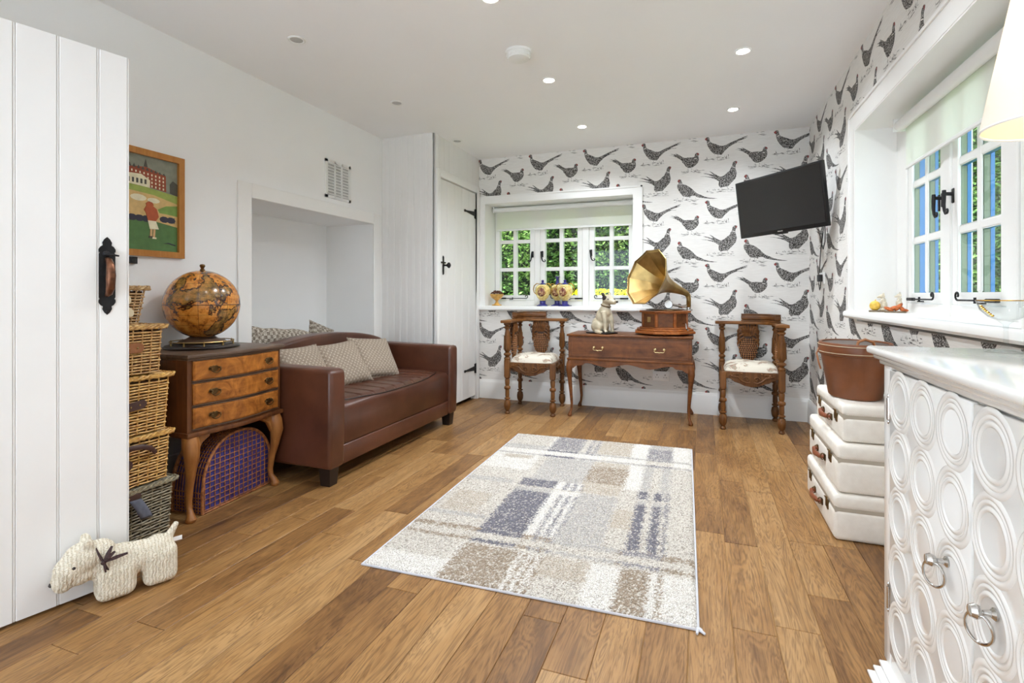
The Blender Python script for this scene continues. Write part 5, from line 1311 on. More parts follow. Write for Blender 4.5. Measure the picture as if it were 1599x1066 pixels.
# ------------------------------------------------------------------ lowboy / side table with long drawer
lb = thing('side_table', 'mahogany side table with one long drawer and cabriole legs carrying the gramophone', 'table', (-0.58, 4.575, 0), R_(0.6))
hx_ = 0.505; yf_, yk = -0.225, 0.225
m = MB(); m.rbox(-hx_, hx_, yf_, yk, 0.505, 0.695, 0.003, 1); m.build('carcass', 'mahog', lb)
m = MB(); m.rbox(-hx_-0.012, hx_+0.012, yf_-0.014, yk+0.004, 0.693, 0.712, 0.006, 3); m.build('table_top', 'mahog', lb)
m = MB(); m.rbox(-hx_-0.010, hx_+0.010, yf_-0.012, yk, 0.488, 0.508, 0.006, 2)
ap = [(-hx_-0.004, 0.489)]; nn = 40
for i in range(nn+1):
    u = i/nn; x = -hx_-0.004+u*(2*hx_+0.008); q = abs(2*u-1)
    z = 0.437+0.030*(0.5+0.5*math.cos(q*PI*3.0))*(1 if q < 0.72 else 0.4) - (0.018 if q > 0.88 else 0)
    ap.append((x, z))
ap.append((hx_+0.004, 0.489))
m.prism(ap[::-1], -yf_, -yf_+0.008, 'y'); m.box(-hx_, -hx_+0.02, yf_, yk, 0.44, 0.49); m.box(hx_-0.02, hx_, yf_, yk, 0.44, 0.49)
m.build('apron', 'mahog', lb)
m = MB(); m.rbox(-hx_+0.022, hx_-0.022, yf_-0.004, yf_+0.03, 0.520, 0.678, 0.002, 1)
dw = m.build('drawer', 'mahog', lb)
m = MB()
for a, b, c_, d_ in ((-hx_+0.03, hx_-0.03, 0.527, 0.531), (-hx_+0.03, hx_-0.03, 0.667, 0.671), (-hx_+0.03, -hx_+0.034, 0.531, 0.667), (hx_-0.034, hx_-0.03, 0.531, 0.667)):
    m.box(a, b, yf_-0.0055, yf_, c_, d_)
m.build('drawer_bead', 'walnutx', dw)
for x in (-0.245, 0.255):
    m = MB(); z = 0.590; y = yf_-0.004
    for s in (-1, 1): m.lathe([(0.012, 0), (0.010, 0.003), (0.005, 0.005), (0.005, 0.016), (0.008, 0.020), (0, 0.024)], (0, 0, 0), 10, 0, T(x+s*0.036, y, z+0.012) @ RX(PI/2))
    m.tube([(x-0.036, y-0.018, z+0.010), (x-0.042, y-0.022, z), (x-0.030, y-0.022, z-0.010), (x-0.012, y-0.023, z-0.008), (x, y-0.023, z-0.012), (x+0.012, y-0.023, z-0.008), (x+0.030, y-0.022, z-0.010), (x+0.042, y-0.022, z), (x+0.036, y-0.018, z+0.010)], 0.0035, 8)
    tag(m.build('drawer_handle', plain('bright_brass', (214, 190, 140), 0.22, 1.0), dw), 'brass swan-neck handle')
for x, y, dx, dy in ((-hx_+0.018, yf_+0.02, -0.7, -0.6), (hx_-0.018, yf_+0.02, 0.7, -0.6), (-hx_+0.018, yk-0.025, -0.7, 0.3), (hx_-0.018, yk-0.025, 0.7, 0.3)):
    m = MB(); cabriole(m, x, y, 0.489, dx, dy, 0.85, 0.029); m.build('leg', 'mahog', lb)

# gramophone
gr = thing('gramophone', 'horn gramophone with a large brass horn standing on the side table', 'gramophone', (-0.300, 4.580, 0.713), R_(-38))
def poly_n(n, r, ph=0): return [(r*math.cos(2*PI*i/n+ph), r*math.sin(2*PI*i/n+ph)) for i in range(n)]
Kp = PI/8
m = MB()
def octo(r, z0, z1, rr=0.0): m.prism(poly_n(8, r, Kp), z0, z1, 'z', 0, None, rr, 2)
for a in range(4): m.lathe([(0.02, 0), (0.024, 0.006), (0.018, 0.012)], (0.17*math.cos(PI/4+a*PI/2), 0.17*math.sin(PI/4+a*PI/2), 0), 12)
octo(0.262, 0.012, 0.034, 0.006); octo(0.246, 0.034, 0.052, 0.007); octo(0.222, 0.052, 0.064, 0.005); octo(0.192, 0.064, 0.186)
octo(0.200, 0.178, 0.187, 0.002); octo(0.225, 0.187, 0.203, 0.005)
for i in range(8):
    a = Kp+2*PI*i/8; m.rbox(-0.013, 0.013, -0.013, 0.013, 0.064, 0.186, 0.005, 2, 0, T(0.186*math.cos(a), 0.186*math.sin(a), 0) @ RZ(a))
m.build('cabinet', 'gramwood', gr)
m = MB()
for i in range(8):
    a = 2*PI*i/8; m.box(-0.058, 0.058, -0.004, 0.001, 0.072, 0.176, 0, T(0, 0, 0) @ RZ(a+PI/2) @ T(0, -0.1785, 0))
m.build('side_panel', 'walnutx', gr)
m = MB(); m.rbox(-0.018, 0.018, -0.004, 0.001, 0.108, 0.152, 0.002, 1, 0, RZ(-PI/2+PI/2-PI/4*0) @ T(0, -0.183, 0)); m.build('badge_plate', 'brass', gr)
m = MB(); m.lathe([(0, 0.205), (0.15, 0.205), (0.152, 0.209), (0.148, 0.213), (0, 0.213)], n=40); m.build('turntable', 'brassdark', gr)
m = MB(); m.lathe([(0.006, 0.213), (0.125, 0.213), (0.125, 0.216), (0.006, 0.216)], n=40); m.lathe([(0.004, 0.216), (0.004, 0.224), (0, 0.225)], n=8); m.build('record', 'black', gr)
# horn: authored in world axes then taken into the local frame
gw = parent_world(gr).inverted()
B0 = Vector((-0.105, 4.645, 0.873)); NK = Vector((-0.105, 4.645, 1.03)); 
MC = Vector((-0.430, 4.330, 1.198)); ax = (MC-Vector((-0.150, 4.600, 1.077))); 
def horn():
    m = MB(); n = 10; ringsN = []
    pth = [Vector((-0.105, 4.645, 0.945)), Vector((-0.104, 4.645, 1.01)), Vector((-0.108, 4.642, 1.042)), Vector((-0.122, 4.628, 1.060)), Vector((-0.150, 4.600, 1.076))]
    rad = [0.017, 0.018, 0.020, 0.023, 0.028]
    d = ax.normalized()
    st = pth[-1]; Ln = ax.length
    prof = [(0.12, 0.034), (0.28, 0.046), (0.42, 0.062), (0.54, 0.082), (0.66, 0.112), (0.77, 0.150), (0.87, 0.192), (0.95, 0.226), (1.0, 0.243)]
    for t_, r in prof: pth.append(st+ax*t_); rad.append(r)
    # manual sweep so the petals line up
    vs = []; dirs = []
    N = len(pth)
    up0 = Vector((0, 0, 1))
    for i, p in enumerate(pth):
        a = pth[max(0, i-1)]; b = pth[min(N-1, i+1)]; t_ = (b-a).normalized()
        sd = t_.cross(Vector((-t_.y, t_.x, 0)) if abs(t_.z) > 0.95 else Vector((0, 0, 1)))
        if abs(t_.z) > 0.9: sd = Vector((d.y, -d.x, 0)).normalized()
        sd.normalize(); u2 = sd.cross(t_).normalized(); dirs.append((sd, u2, t_))
    seg = 40
    for i, p in enumerate(pth):
        sd, u2, t_ = dirs[i]
        for k in range(seg):
            an = 2*PI*k/seg; q = (k % 4)/4.0; lobes = 1-0.0
            flute = min(1, max(0, (i-4)/6.0))
            rr = rad[i]*(1-flute*(1-math.cos(PI/10)/math.cos((q-0.5)*2*PI/10))*1.15)
            back = 0.003*flute*math.sin(PI*q) if i == N-1 else 0
            vs.append(p+(sd*math.cos(an)+u2*math.sin(an))*rr-t_*back)
    fs = [(i*seg+k, i*seg+(k+1) % seg, (i+1)*seg+(k+1) % seg, (i+1)*seg+k) for i in range(N-1) for k in range(seg)]
    m.add(vs, fs)
    ring = [vs[(N-1)*seg+k] for k in range(seg)]
    return m, ring
m, ring = horn()
m.v = [gw @ p for p in m.v]
o = m.build('horn', 'brass', gr, 24); sd = o.modifiers.new('s', 'SOLIDIFY'); sd.thickness = 0.0025; sd.offset = 0
m = MB(); m.tube([gw @ p for p in ring], 0.0035, 6, True); m.build('horn_rim', 'brass', gr)
m = MB(); m.tube([gw @ Vector(p) for p in ((-0.105, 4.655, 0.912), (-0.105, 4.655, 0.93), (-0.105, 4.648, 0.965))], [0.024, 0.020, 0.021], 12)
m.lathe([(0.034, 0.202), (0.032, 0.212), (0.018, 0.220)], (0, 0, 0), 16, 0, T(*(gw @ Vector((-0.105, 4.655, 0.713)))) )
m.tube([gw @ Vector(p) for p in ((-0.11, 4.65, 0.955), (-0.16, 4.62, 0.950), (-0.215, 4.585, 0.962), (-0.255, 4.565, 0.968))], [0.013, 0.011, 0.010, 0.010], 10)
m.build('tone_arm', 'chrome', gr)
m = MB(); c_ = gw @ Vector((-0.262, 4.56, 0.968)); m.lathe([(0, -0.012), (0.032, -0.012), (0.036, 0), (0.032, 0.012), (0, 0.012)], (0, 0, 0), 20, 0, T(*c_) @ RX(PI/2) @ RY(0.5)); m.tube([c_+Vector((0, 0, -0.03)), c_+Vector((0.0, 0, -0.034))], 0.003, 6); m.build('sound_box', 'chrome', gr)
m = MB(); a = gw @ Vector((-0.135, 4.385, 0.815)); b = a+Vector((0.0, 0, 0)); dd = (gw.to_3x3() @ Vector((0.35, -0.94, 0))).normalized()
m.tube([a-dd*0.02, a+dd*0.045, a+dd*0.055+Vector((0.0, 0, -0.015)), a+dd*0.06+Vector((0, 0, -0.04)), a+dd*0.095+Vector((0, 0, -0.045))], 0.0055, 8)
m.build('crank_handle', 'chrome', gr)

# seated terrier figure
dt = thing('dog_statue', 'glazed white terrier statue with a dark ear, sitting on a dark plinth beside the gramophone', 'statue', (-0.800, 4.480, 0.713), R_(-30))
m = MB()
m.ell((-0.035, 0, 0.075), (0.075, 0.058, 0.072)); m.ell((-0.010, 0, 0.135), (0.060, 0.052, 0.080)); m.ell((0.012, 0, 0.185), (0.050, 0.046, 0.062))
m.ell((0.022, 0, 0.235), (0.036, 0.034, 0.050)); m.ell((0.045, -0.002, 0.285), (0.047, 0.042, 0.043))
m.tube([(0.060, -0.004, 0.280), (0.095, -0.006, 0.268), (0.122, -0.007, 0.262)], [0.034, 0.024, 0.017], 12)
m.tube([(0.025, -0.032, 0.185), (0.042, -0.034, 0.11), (0.045, -0.036, 0.03), (0.058, -0.036, 0.014)], [0.024, 0.017, 0.013, 0.014], 10)
m.tube([(0.025, 0.032, 0.185), (0.052, 0.034, 0.11), (0.058, 0.034, 0.03), (0.070, 0.034, 0.014)], [0.024, 0.017, 0.013, 0.014], 10)
for s in (-1, 1):
    m.ell((-0.035, s*0.045, 0.058), (0.052, 0.028, 0.050)); m.tube([(-0.03, s*0.055, 0.02), (0.0, s*0.060, 0.012), (0.035, s*0.060, 0.012)], [0.020, 0.015, 0.014], 10)
m.tube([(-0.09, 0, 0.045), (-0.115, 0.01, 0.028), (-0.125, 0.03, 0.018)], [0.016, 0.011, 0.006], 8)
m.tube([(0.028, 0.036, 0.315), (0.024, 0.044, 0.338), (0.034, 0.046, 0.345)], [0.014, 0.010, 0.005], 8)
fuse(m, 'body', 'dogpaint', dt, 0.004, 5)
m = MB(); m.tube([(0.030, -0.036, 0.318), (0.026, -0.044, 0.340), (0.040, -0.050, 0.336), (0.052, -0.052, 0.322)], [0.016, 0.014, 0.010, 0.004], 8, flat=0.6); m.ell((0.038, -0.036, 0.300), (0.022, 0.012, 0.022)); tag(m.build('ear', 'dogdark', dt), 'dark brown ear patch')
m = MB(); m.ell((0.138, -0.007, 0.268), (0.010, 0.011, 0.009), 10, 6); m.build('nose', 'dogdark', dt)
m = MB(); m.ell((0.075, -0.037, 0.291), (0.006, 0.005, 0.005), 10, 6); m.build('eye', 'dogdark', dt)
m = MB(); m.ell((0.080, 0.030, 0.291), (0.006, 0.005, 0.005), 10, 6); m.build('eye', 'dogdark', dt)
m = MB(); m.tube([(0.022+0.037*math.cos(a), 0.036*math.sin(a), 0.236-0.012*math.cos(a)) for a in [2*PI*i/28 for i in range(28)]], 0.005, 6, True); tag(m.build('collar', 'brassdark', dt), 'bronze coloured collar')
m = MB(); m.rbox(-0.125, 0.085, -0.07, 0.07, -0.0, 0.012, 0.004, 2); m.build('plinth', 'black', dt); dt.scale = (1.1, 1.12, 1.03)

# ------------------------------------------------------------------ objects on the far sill
SZ = 0.9375
def vase(label, loc, rz, tall, h, group=None):
    v = thing('vase', label, 'vase', loc, rz, group)
    m = MB(); m.rbox(-0.052, 0.052, -0.052, 0.052, 0, 0.010, 0.003, 1); m.lathe([(0.0, 0.009), (0.046, 0.009), (0.046, 0.014), (0.036, 0.018), (0.030, 0.024), (0.030, 0.048), (0.036, 0.052), (0, 0.056)], n=28); m.build('foot', 'cobalt', v)
    m = MB(); m.lathe([(0.0, 0.050), (0.024, 0.052), (0.030, 0.060), (0.054, 0.085), (0.073, 0.125), (0.078, 0.155), (0.071, 0.185), (0.052, 0.205), (0.034, 0.214), (0, 0.216)], n=36); b = m.build('body', 'vaseyellow', v)
    m = MB(); m.ell((0, -0.055, 0.145), (0.042, 0.026, 0.048), 24, 14); tag(m.build('painted_medallion', 'medal', b), 'painted oval flower panel')
    m = MB()
    m.tube([(0.043*math.cos(a), -0.076+0.015*abs(math.cos(a))**2, 0.145+0.049*math.sin(a)) for a in [2*PI*i/36 for i in range(36)]], 0.0022, 6, True); m.build('gilt_border', 'gilt', b)
    m = MB()
    if tall: m.lathe([(0.030, 0.210), (0.022, 0.225), (0.014, 0.245), (0.013, 0.272), (0.024, 0.288), (0.028, 0.292), (0.022, 0.296), (0, 0.290)], n=24)
    else: m.lathe([(0.034, 0.208), (0.036, 0.216), (0.024, 0.226), (0.012, 0.232), (0.009, 0.238), (0.014, 0.246), (0.012, 0.256), (0.0, 0.262)], n=24)
    m.build('neck' if tall else 'lid', 'cobalt', v)
    for s in (-1, 1):
        m = MB(); m.tube([(s*0.030, 0, 0.220), (s*0.060, 0, 0.224), (s*0.086, 0, 0.204), (s*0.095, 0, 0.168), (s*0.088, 0, 0.138), (s*0.069, 0, 0.118)], [0.004, 0.005, 0.005, 0.0045, 0.004, 0.004], 8); m.build('handle', 'gilt', v)
    return v
vase('yellow and cobalt painted vase with lid, left one of three on the far sill', (-1.490, 4.930, SZ), 0.1, False, 0.26)
vase('yellow and cobalt vase with a tall blue neck, behind the two lidded vases', (-1.362, 5.020, SZ), 0.0, True, 0.29)
vase('yellow and cobalt painted vase with lid, right one in front of the tall-necked vase', (-1.255, 4.905, SZ), -0.1, False, 0.26)
ur = thing('pedestal_urn', 'small ochre pedestal bowl of dried petals at the left end of the far sill', 'bowl', (-1.985, 4.935, SZ))
m = MB(); m.rbox(-0.030, 0.030, -0.030, 0.030, 0, 0.010, 0.002, 1); m.lathe([(0.024, 0.010), (0.020, 0.016), (0.011, 0.028), (0.011, 0.040), (0.020, 0.048), (0.040, 0.062), (0.053, 0.080), (0.056, 0.092), (0.050, 0.094), (0.046, 0.086), (0, 0.082)], n=28); m.build('bowl', 'urn', ur)
m = MB(); rq = random.Random(4)
for i in range(70):
    a = rq.random()*2*PI; r = 0.046*math.sqrt(rq.random()); m.ell((r*math.cos(a), r*math.sin(a), 0.092+0.022*(1-(r/0.05)**2)+rq.random()*0.008), (0.009, 0.007, 0.004), 6, 4, 0)
o = m.build('dried_petals', 'potp', ur); o['kind'] = 'stuff'; ur.scale = (1.28, 1.28, 1.28)

# figurines on the right sill
SR = 0.9555
fg = thing('figurine', 'small mouse figurine beside a round yellow fruit on the side window sill', 'figurine', (0.920, 3.335, SR), R_(-20))
m = MB(); m.rbox(-0.055, 0.035, -0.03, 0.03, 0, 0.009, 0.004, 2); m.build('base', 'figd', fg)
m = MB(); m.ell((-0.028, -0.002, 0.034), (0.026, 0.024, 0.027), 18, 12); m.tube([(-0.028, -0.002, 0.06), (-0.024, -0.002, 0.068)], 0.003, 6); m.build('yellow_fruit', 'figy', fg)
m = MB(); m.ell((0.012, 0, 0.036), (0.017, 0.016, 0.028)); m.ell((0.010, 0, 0.062), (0.013, 0.013, 0.018)); m.ell((0.004, 0, 0.086), (0.014, 0.012, 0.012)); m.tube([(0.0, 0, 0.086), (-0.020, 0, 0.080)], [0.009, 0.003], 8)
for s in (-1, 1): m.ell((0.010, s*0.010, 0.097), (0.005, 0.004, 0.009)); m.tube([(0.006, s*0.012, 0.066), (-0.006, s*0.012, 0.05)], [0.005, 0.004], 6); m.ell((0.004, s*0.012, 0.013), (0.014, 0.007, 0.006))
fuse(m, 'mouse', 'figm', fg, 0.0018, 3)
fg = thing('figurine', 'small mouse figurine among orange autumn leaves on the side window sill', 'figurine', (0.960, 3.240, SR), R_(-20))
m = MB(); m.rbox(-0.05, 0.045, -0.03, 0.03, 0, 0.008, 0.004, 2); m.build('base', 'figd', fg)
m = MB()
for a, x, z, s in ((0.5, -0.030, 0.018, 1), (-0.4, -0.012, 0.024, 1.0), (0.9, 0.026, 0.020, 0.9), (-0.9, 0.010, 0.030, 1.1), (0.1, 0.034, 0.014, 0.8)):
    m.ell((0, 0, 0), (0.024*s, 0.012, 0.010*s), 12, 8, 0, T(x, -0.008, z) @ RY(a))
m.build('autumn_leaves', 'figo', fg)
m = MB(); m.ell((0.012, 0, 0.045), (0.015, 0.014, 0.024)); m.ell((0.014, 0, 0.070), (0.011, 0.011, 0.013)); m.ell((0.012, 0, 0.090), (0.012, 0.011, 0.011)); m.tube([(0.010, 0, 0.088), (-0.008, -0.004, 0.084)], [0.008, 0.003], 8)
for s in (-1, 1): m.ell((0.016, s*0.011, 0.103), (0.004, 0.004, 0.008)); m.tube([(0.012, s*0.012, 0.066), (0.0, s*0.014, 0.055)], [0.005, 0.004], 6)
fuse(m, 'mouse', 'figm', fg, 0.0018, 3)

# ------------------------------------------------------------------ television on its corner bracket
A_, B_ = Vector((0.277, 4.44)), Vector((0.768, 3.896)); cenT = (A_+B_)/2; dirT = (B_-A_).normalized()
tv = thing('television', 'black flat-screen television tilted on a bracket in the far right corner', 'television', (cenT.x, cenT.y, 1.715))
tv.rotation_euler = (R_(7), R_(-1.0), math.atan2(dirT.y, dirT.x))
m = MB(); m.rbox(-0.366, 0.366, -0.012, 0.020, -0.218, 0.218, 0.004, 2); m.rbox(-0.25, 0.25, 0.020, 0.055, -0.17, 0.12, 0.012, 2); m.rbox(-0.05, 0.05, -0.012, 0.008, -0.227, -0.215, 0.002, 1)
m.build('casing', 'black', tv)
m = MB(); m.box(-0.353, 0.353, -0.0135, -0.0115, -0.190, 0.206); m.build('screen', 'screen', tv)
m = MB(); m.box(-0.022, 0.022, -0.0145, -0.0118, -0.207, -0.201); m.build('logo_strip', 'chrome', tv)
tb = parent_world(tv).inverted()
m = MB(); m.rbox(-0.10, 0.10, 0.055, 0.065, -0.10, 0.10, 0.003, 1)
p0 = Vector((0, 0.065, 0)); p1 = tb @ Vector((0.80, 4.60, 1.70)); p2 = tb @ Vector((0.83, 4.62, 1.70))
m.tube([p0, p0.lerp(p1, 0.5)+Vector((0, 0.03, 0)), p1], 0.016, 8); m.tube([p1+Vector((0, 0, 0.08)), p1-Vector((0, 0, 0.08))], 0.02, 8)
m.build('bracket_arm', 'black', tv)
m = MB(); m.tube([(0.79, 4.05, 1.56), (0.815, 4.16, 1.50), (0.826, 4.22, 1.43), (0.826, 4.28, 1.38), (0.826, 4.33, 1.42), (0.827, 4.30, 1.50), (0.828, 4.34, 1.44), (0.828, 4.38, 1.36), (0.828, 4.42, 1.22), (0.828, 4.43, 1.12), (0.826, 4.40, 1.085), (0.824, 4.36, 1.10), (0.822, 4.34, 1.155)], 0.0032, 8)
m.build('power_cable', 'black', tv, world=True)
so = thing('wall_socket', 'white socket with a black plug on the side wall below the television', 'socket', (XR, 4.34, 1.17))
m = MB(); m.rbox(-0.009, 0, -0.073, 0.073, -0.043, 0.043, 0.003, 2); m.build('faceplate', 'plastic', so)
m = MB(); m.rbox(-0.040, -0.009, -0.05, -0.005, -0.025, 0.028, 0.006, 2); m.build('plug', 'black', so)
so = thing('wall_socket', 'white double socket on the papered wall seen beneath the side table', 'socket', (-0.345, YB, 0.315))
m = MB(); m.rbox(-0.073, 0.073, -0.009, 0, -0.043, 0.043, 0.003, 2); m.build('faceplate', 'plastic', so)
m = MB()
for x in (-0.035, 0.035):
    m.box(x-0.003, x+0.003, -0.0098, -0.008, 0.004, 0.016)
    for q in (-0.011, 0.011): m.box(x+q-0.004, x+q+0.004, -0.0098, -0.008, -0.014, -0.010)
m.build('pin_hole', 'black', so)

# ------------------------------------------------------------------ stacked cream suitcases
def suitcase(label, x0, y0, y1, z0, h, x1=0.812, rz=0.0):
    c = thing('suitcase', label, 'suitcase', ((x0+x1)/2, (y0+y1)/2, z0), rz, 'cream linen suitcases stacked in the corner')
    a, b = (x1-x0)/2, (y1-y0)/2; sp_ = h*0.66
    m = MB(); m.rbox(-a, a, -b, b, 0.001, sp_-0.001, 0.018, 4); m.build('case_base', 'linen', c)
    m = MB(); m.rbox(-a-0.001, a, -b-0.001, b+0.001, sp_+0.001, h-0.001, 0.020, 4); m.build('lid', 'linen', c)
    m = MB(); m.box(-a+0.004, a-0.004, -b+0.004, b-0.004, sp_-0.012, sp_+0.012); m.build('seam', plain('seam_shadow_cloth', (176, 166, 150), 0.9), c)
    # leather handle with D rings on the front (-X) face
    m = MB(); hz = sp_*0.62; X = -a
    m.tube([(X-0.004, -0.075, hz), (X-0.022, -0.062, hz), (X-0.030, 0, hz-0.004), (X-0.022, 0.062, hz), (X-0.004, 0.075, hz)], [0.008, 0.011, 0.013, 0.011, 0.008], 10, flat=0.75)
    hd = m.build('handle', 'tanred', c)
    m = MB()
    for s in (-1, 1):
        m.rbox(X-0.006, X, s*0.08-0.012, s*0.08+0.012, hz-0.016, hz+0.016, 0.003, 1)
        m.tube([(X-0.010, s*0.068, hz+0.012*math.sin(q)) if False else (X-0.010+0.008*math.cos(q), s*0.07, hz+0.014*math.sin(q)) for q in [2*PI*i/12 for i in range(12)]], 0.0028, 6, True)
    m.build('handle_mount', 'brassdark', c)
    for s in (-1, 1):
        m = MB(); y = s*b*0.62
        m.rbox(X-0.005, X+0.002, y-0.014, y+0.014, sp_-0.042, sp_-0.002, 0.002, 1); m.rbox(X-0.010, X-0.003, y-0.009, y+0.009, sp_-0.030, sp_+0.014, 0.002, 1); m.tube([(X-0.012, y-0.008, sp_+0.012), (X-0.012, y+0.008, sp_+0.012)], 0.003, 6)
        m.build('latch', 'brassdark', c)
    return c
M['tanred'] = plain('chestnut_leather_handle', (134, 74, 46), 0.4, var=0.2, scale=20)
suitcase('largest cream linen suitcase at the bottom of the stack', 0.532, 2.545, 3.150, 0.0, 0.200)
suitcase('middle-sized cream linen suitcase, second in the stack', 0.545, 2.552, 3.165, 0.201, 0.212)
suitcase('smallest cream linen suitcase, under the leather bucket', 0.570, 2.575, 3.120, 0.414, 0.165)
bk = thing('leather_bucket', 'brown leather hat bucket with a handled rim on top of the cream suitcases', 'bucket', (0.668, 2.800, 0.581))
m = MB(); K = [(0.0, 0), (0.112, 0), (0.116, 0.004), (0.150, 0.19), (0.152, 0.245), (0.145, 0.247), (0.142, 0.19), (0.106, 0.02), (0, 0.012)]
m.lathe(K, n=56, sx=0.90, sy=1.18); m.build('bucket_body', 'bucket', bk)
m = MB(); m.lathe([(0.149, 0.192), (0.156, 0.194), (0.158, 0.200), (0.157, 0.242), (0.153, 0.250), (0.145, 0.248), (0.148, 0.20)], n=56, sx=0.92, sy=1.18); m.build('rim_band', 'bucket', bk)
m = MB()
for z in (0.205, 0.238): m.tube([(0.159*0.92*math.cos(a), 0.159*1.18*math.sin(a), z) for a in [2*PI*i/60 for i in range(60)]], 0.0012, 5, True)
m.build('stitching', 'paper', bk)
m = MB(); m.tube([(-0.03, -0.16, 0.235), (-0.025, -0.162, 0.262), (0.0, -0.163, 0.274), (0.03, -0.162, 0.262), (0.04, -0.16, 0.235)], 0.006, 8, flat=1.4); m.tube([(-0.14, 0.02, 0.22), (-0.155, 0.0, 0.19), (-0.15, -0.02, 0.15), (-0.14, -0.01, 0.12)], 0.004, 8); m.build('handle', 'tan', bk)
m = MB(); m.lathe([(0, 0.236), (0.141, 0.240), (0.141, 0.244), (0, 0.246)], n=48, sx=0.90, sy=1.16); tag(m.build('lid_panel', plain('dark_leather_lid', (84, 70, 62), 0.5, var=0.2), bk), 'dark leather inner lid')

# ------------------------------------------------------------------ white lacquered cabinet
cbn = thing('cabinet', 'white lacquered sideboard cabinet with circle-patterned doors in the right foreground', 'cabinet', (0.655, 1.235, 0))
def CB(m, name, mat='lacquer', par=None, sm=30): return m.build(name, mat, par or cbn, sm, world=True)
m = MB(); m.box(0.500, 0.785, 0.745, 1.735, 0.03, 0.855); m.rbox(0.488, 0.505, 1.695, 1.745, 0.02, 0.872, 0.003, 2); m.rbox(0.488, 0.505, 0.735, 0.785, 0.02, 0.872, 0.003, 2)
m.rbox(0.490, 0.505, 0.785, 1.695, 0.846, 0.870, 0.003, 1); m.rbox(0.490, 0.505, 0.785, 1.695, 0.02, 0.06, 0.003, 1); m.box(0.49, 0.785, 1.735, 1.745, 0.02, 0.87)
CB(m, 'carcass')
m = MB(); m.rbox(0.452, 0.788, 0.70, 1.780, 0.880, 0.902, 0.009, 4); m.rbox(0.466, 0.787, 0.714, 1.766, 0.866, 0.884, 0.007, 3); m.rbox(0.478, 0.787, 0.725, 1.756, 0.852, 0.868, 0.006, 2); CB(m, 'cabinet_top')
m = MB(); m.rbox(0.432, 0.787, 0.68, 1.690, 0.0, 0.008, 0.003, 2); m.rbox(0.450, 0.787, 0.70, 1.705, 0.007, 0.015, 0.003, 2); m.rbox(0.468, 0.787, 0.71, 1.720, 0.014, 0.024, 0.003, 2); CB(m, 'plinth_moulding')
PT = 0.1535
for d0_, d1_, hinge in ((1.235, 1.692, 1), (0.788, 1.225, -1)):
    m = MB(); m.rbox(0.486, 0.499, d0_, d1_, 0.064, 0.843, 0.002, 1)
    for i in range(3):
        yc = (1.617-i*PT) if hinge > 0 else (1.156-i*PT)
        for r in range(5):
            zc = 0.768-r*PT
            for rad, wd_, hg in ((0.0725, 0.0060, 0.0030), (0.0625, 0.0050, 0.0026), (0.0500, 0.0055, 0.0028)):
                N = 48; vs = []; fs = []
                for k in range(N):
                    a = 2*PI*k/N
                    for dr_, hh_ in ((-wd_, 0.0), (-wd_*0.4, hg), (wd_*0.4, hg), (wd_, 0.0)):
                        rr = rad+dr_*(1.5 if dr_ > 0 and rad > 0.07 else 1)
                        vs.append((0.4862-hh_, max(d0_+0.001, min(d1_-0.001, yc+rr*math.cos(a))), zc+rr*math.sin(a)))
                for k in range(N):
                    for q in range(3): fs.append((k*4+q, k*4+q+1, ((k+1) % N)*4+q+1, ((k+1) % N)*4+q))
                m.add(vs, fs)
    dd_ = CB(m, 'cabinet_door', sm=60)
    hy_ = 1.335 if hinge > 0 else 1.145
    m = MB(); m.lathe([(0.011, 0), (0.011, 0.003), (0.006, 0.008), (0.005, 0.018), (0.010, 0.022), (0.0135, 0.030), (0.010, 0.038), (0, 0.040)], (0, 0, 0), 18, 0, T(0.486, hy_, 0.487) @ RY(-PI/2))
    m.tube([(0.462-0.012*math.sin(a), hy_+0.020*math.sin(a), 0.458-0.026*math.cos(a)) for a in [2*PI*i/30 for i in range(30)]], 0.0028, 8, True)
    tag(m.build('ring_pull', 'chrome', dd_, world=True), 'polished metal ring pull')
    hyy = d1_+0.003 if hinge > 0 else d0_-0.003
    for z in (0.735, 0.215):
        m = MB(); m.tube([(0.484, hyy, z-0.030), (0.484, hyy, z+0.030)], 0.0042, 10)
        for q in (-0.036, 0.036): m.ell((0.484, hyy, z+q), (0.003, 0.003, 0.006), 8, 6)
        m.box(0.4845, 0.4865, hyy-0.012, hyy+0.012, z-0.028, z+0.028); m.build('hinge', 'chrome', dd_, world=True)

# table lamp and glass on the cabinet
lp = thing('table_lamp', 'table lamp with a white tapered shade on the white cabinet, cut by the right edge', 'lamp', (0.632, 1.262, 0.9025))
m = MB(); m.lathe([(0, 0), (0.045, 0), (0.045, 0.010), (0.014, 0.018), (0.010, 0.03), (0.016, 0.06), (0.020, 0.10), (0.012, 0.16), (0.010, 0.40), (0, 0.40)], n=28); m.build('base', 'lacquer', lp)
m = MB(); m.tube([(0, 0, 0.02), (0, 0, 0.50)], 0.005, 8); m.lathe([(0.016, 0.42), (0.018, 0.46), (0.014, 0.50)], n=14); m.build('stem', 'chrome', lp)
m = MB(); m.lathe([(0.115, 0.470), (0.062, 0.760)], n=64); m.f = [f for f in m.f if len(f) == 4]; m.m = [0]*len(m.f); o = m.build('lamp_shade', 'shade', lp, 80); 
m2_ = MB(); m2_.lathe([(0.1135, 0.471), (0.0605, 0.759)], n=64); m2_.f = [f for f in m2_.f if len(f) == 4]; m2_.m = [0]*len(m2_.f); m2_.build('shade_lining', 'shadein', lp, 80)
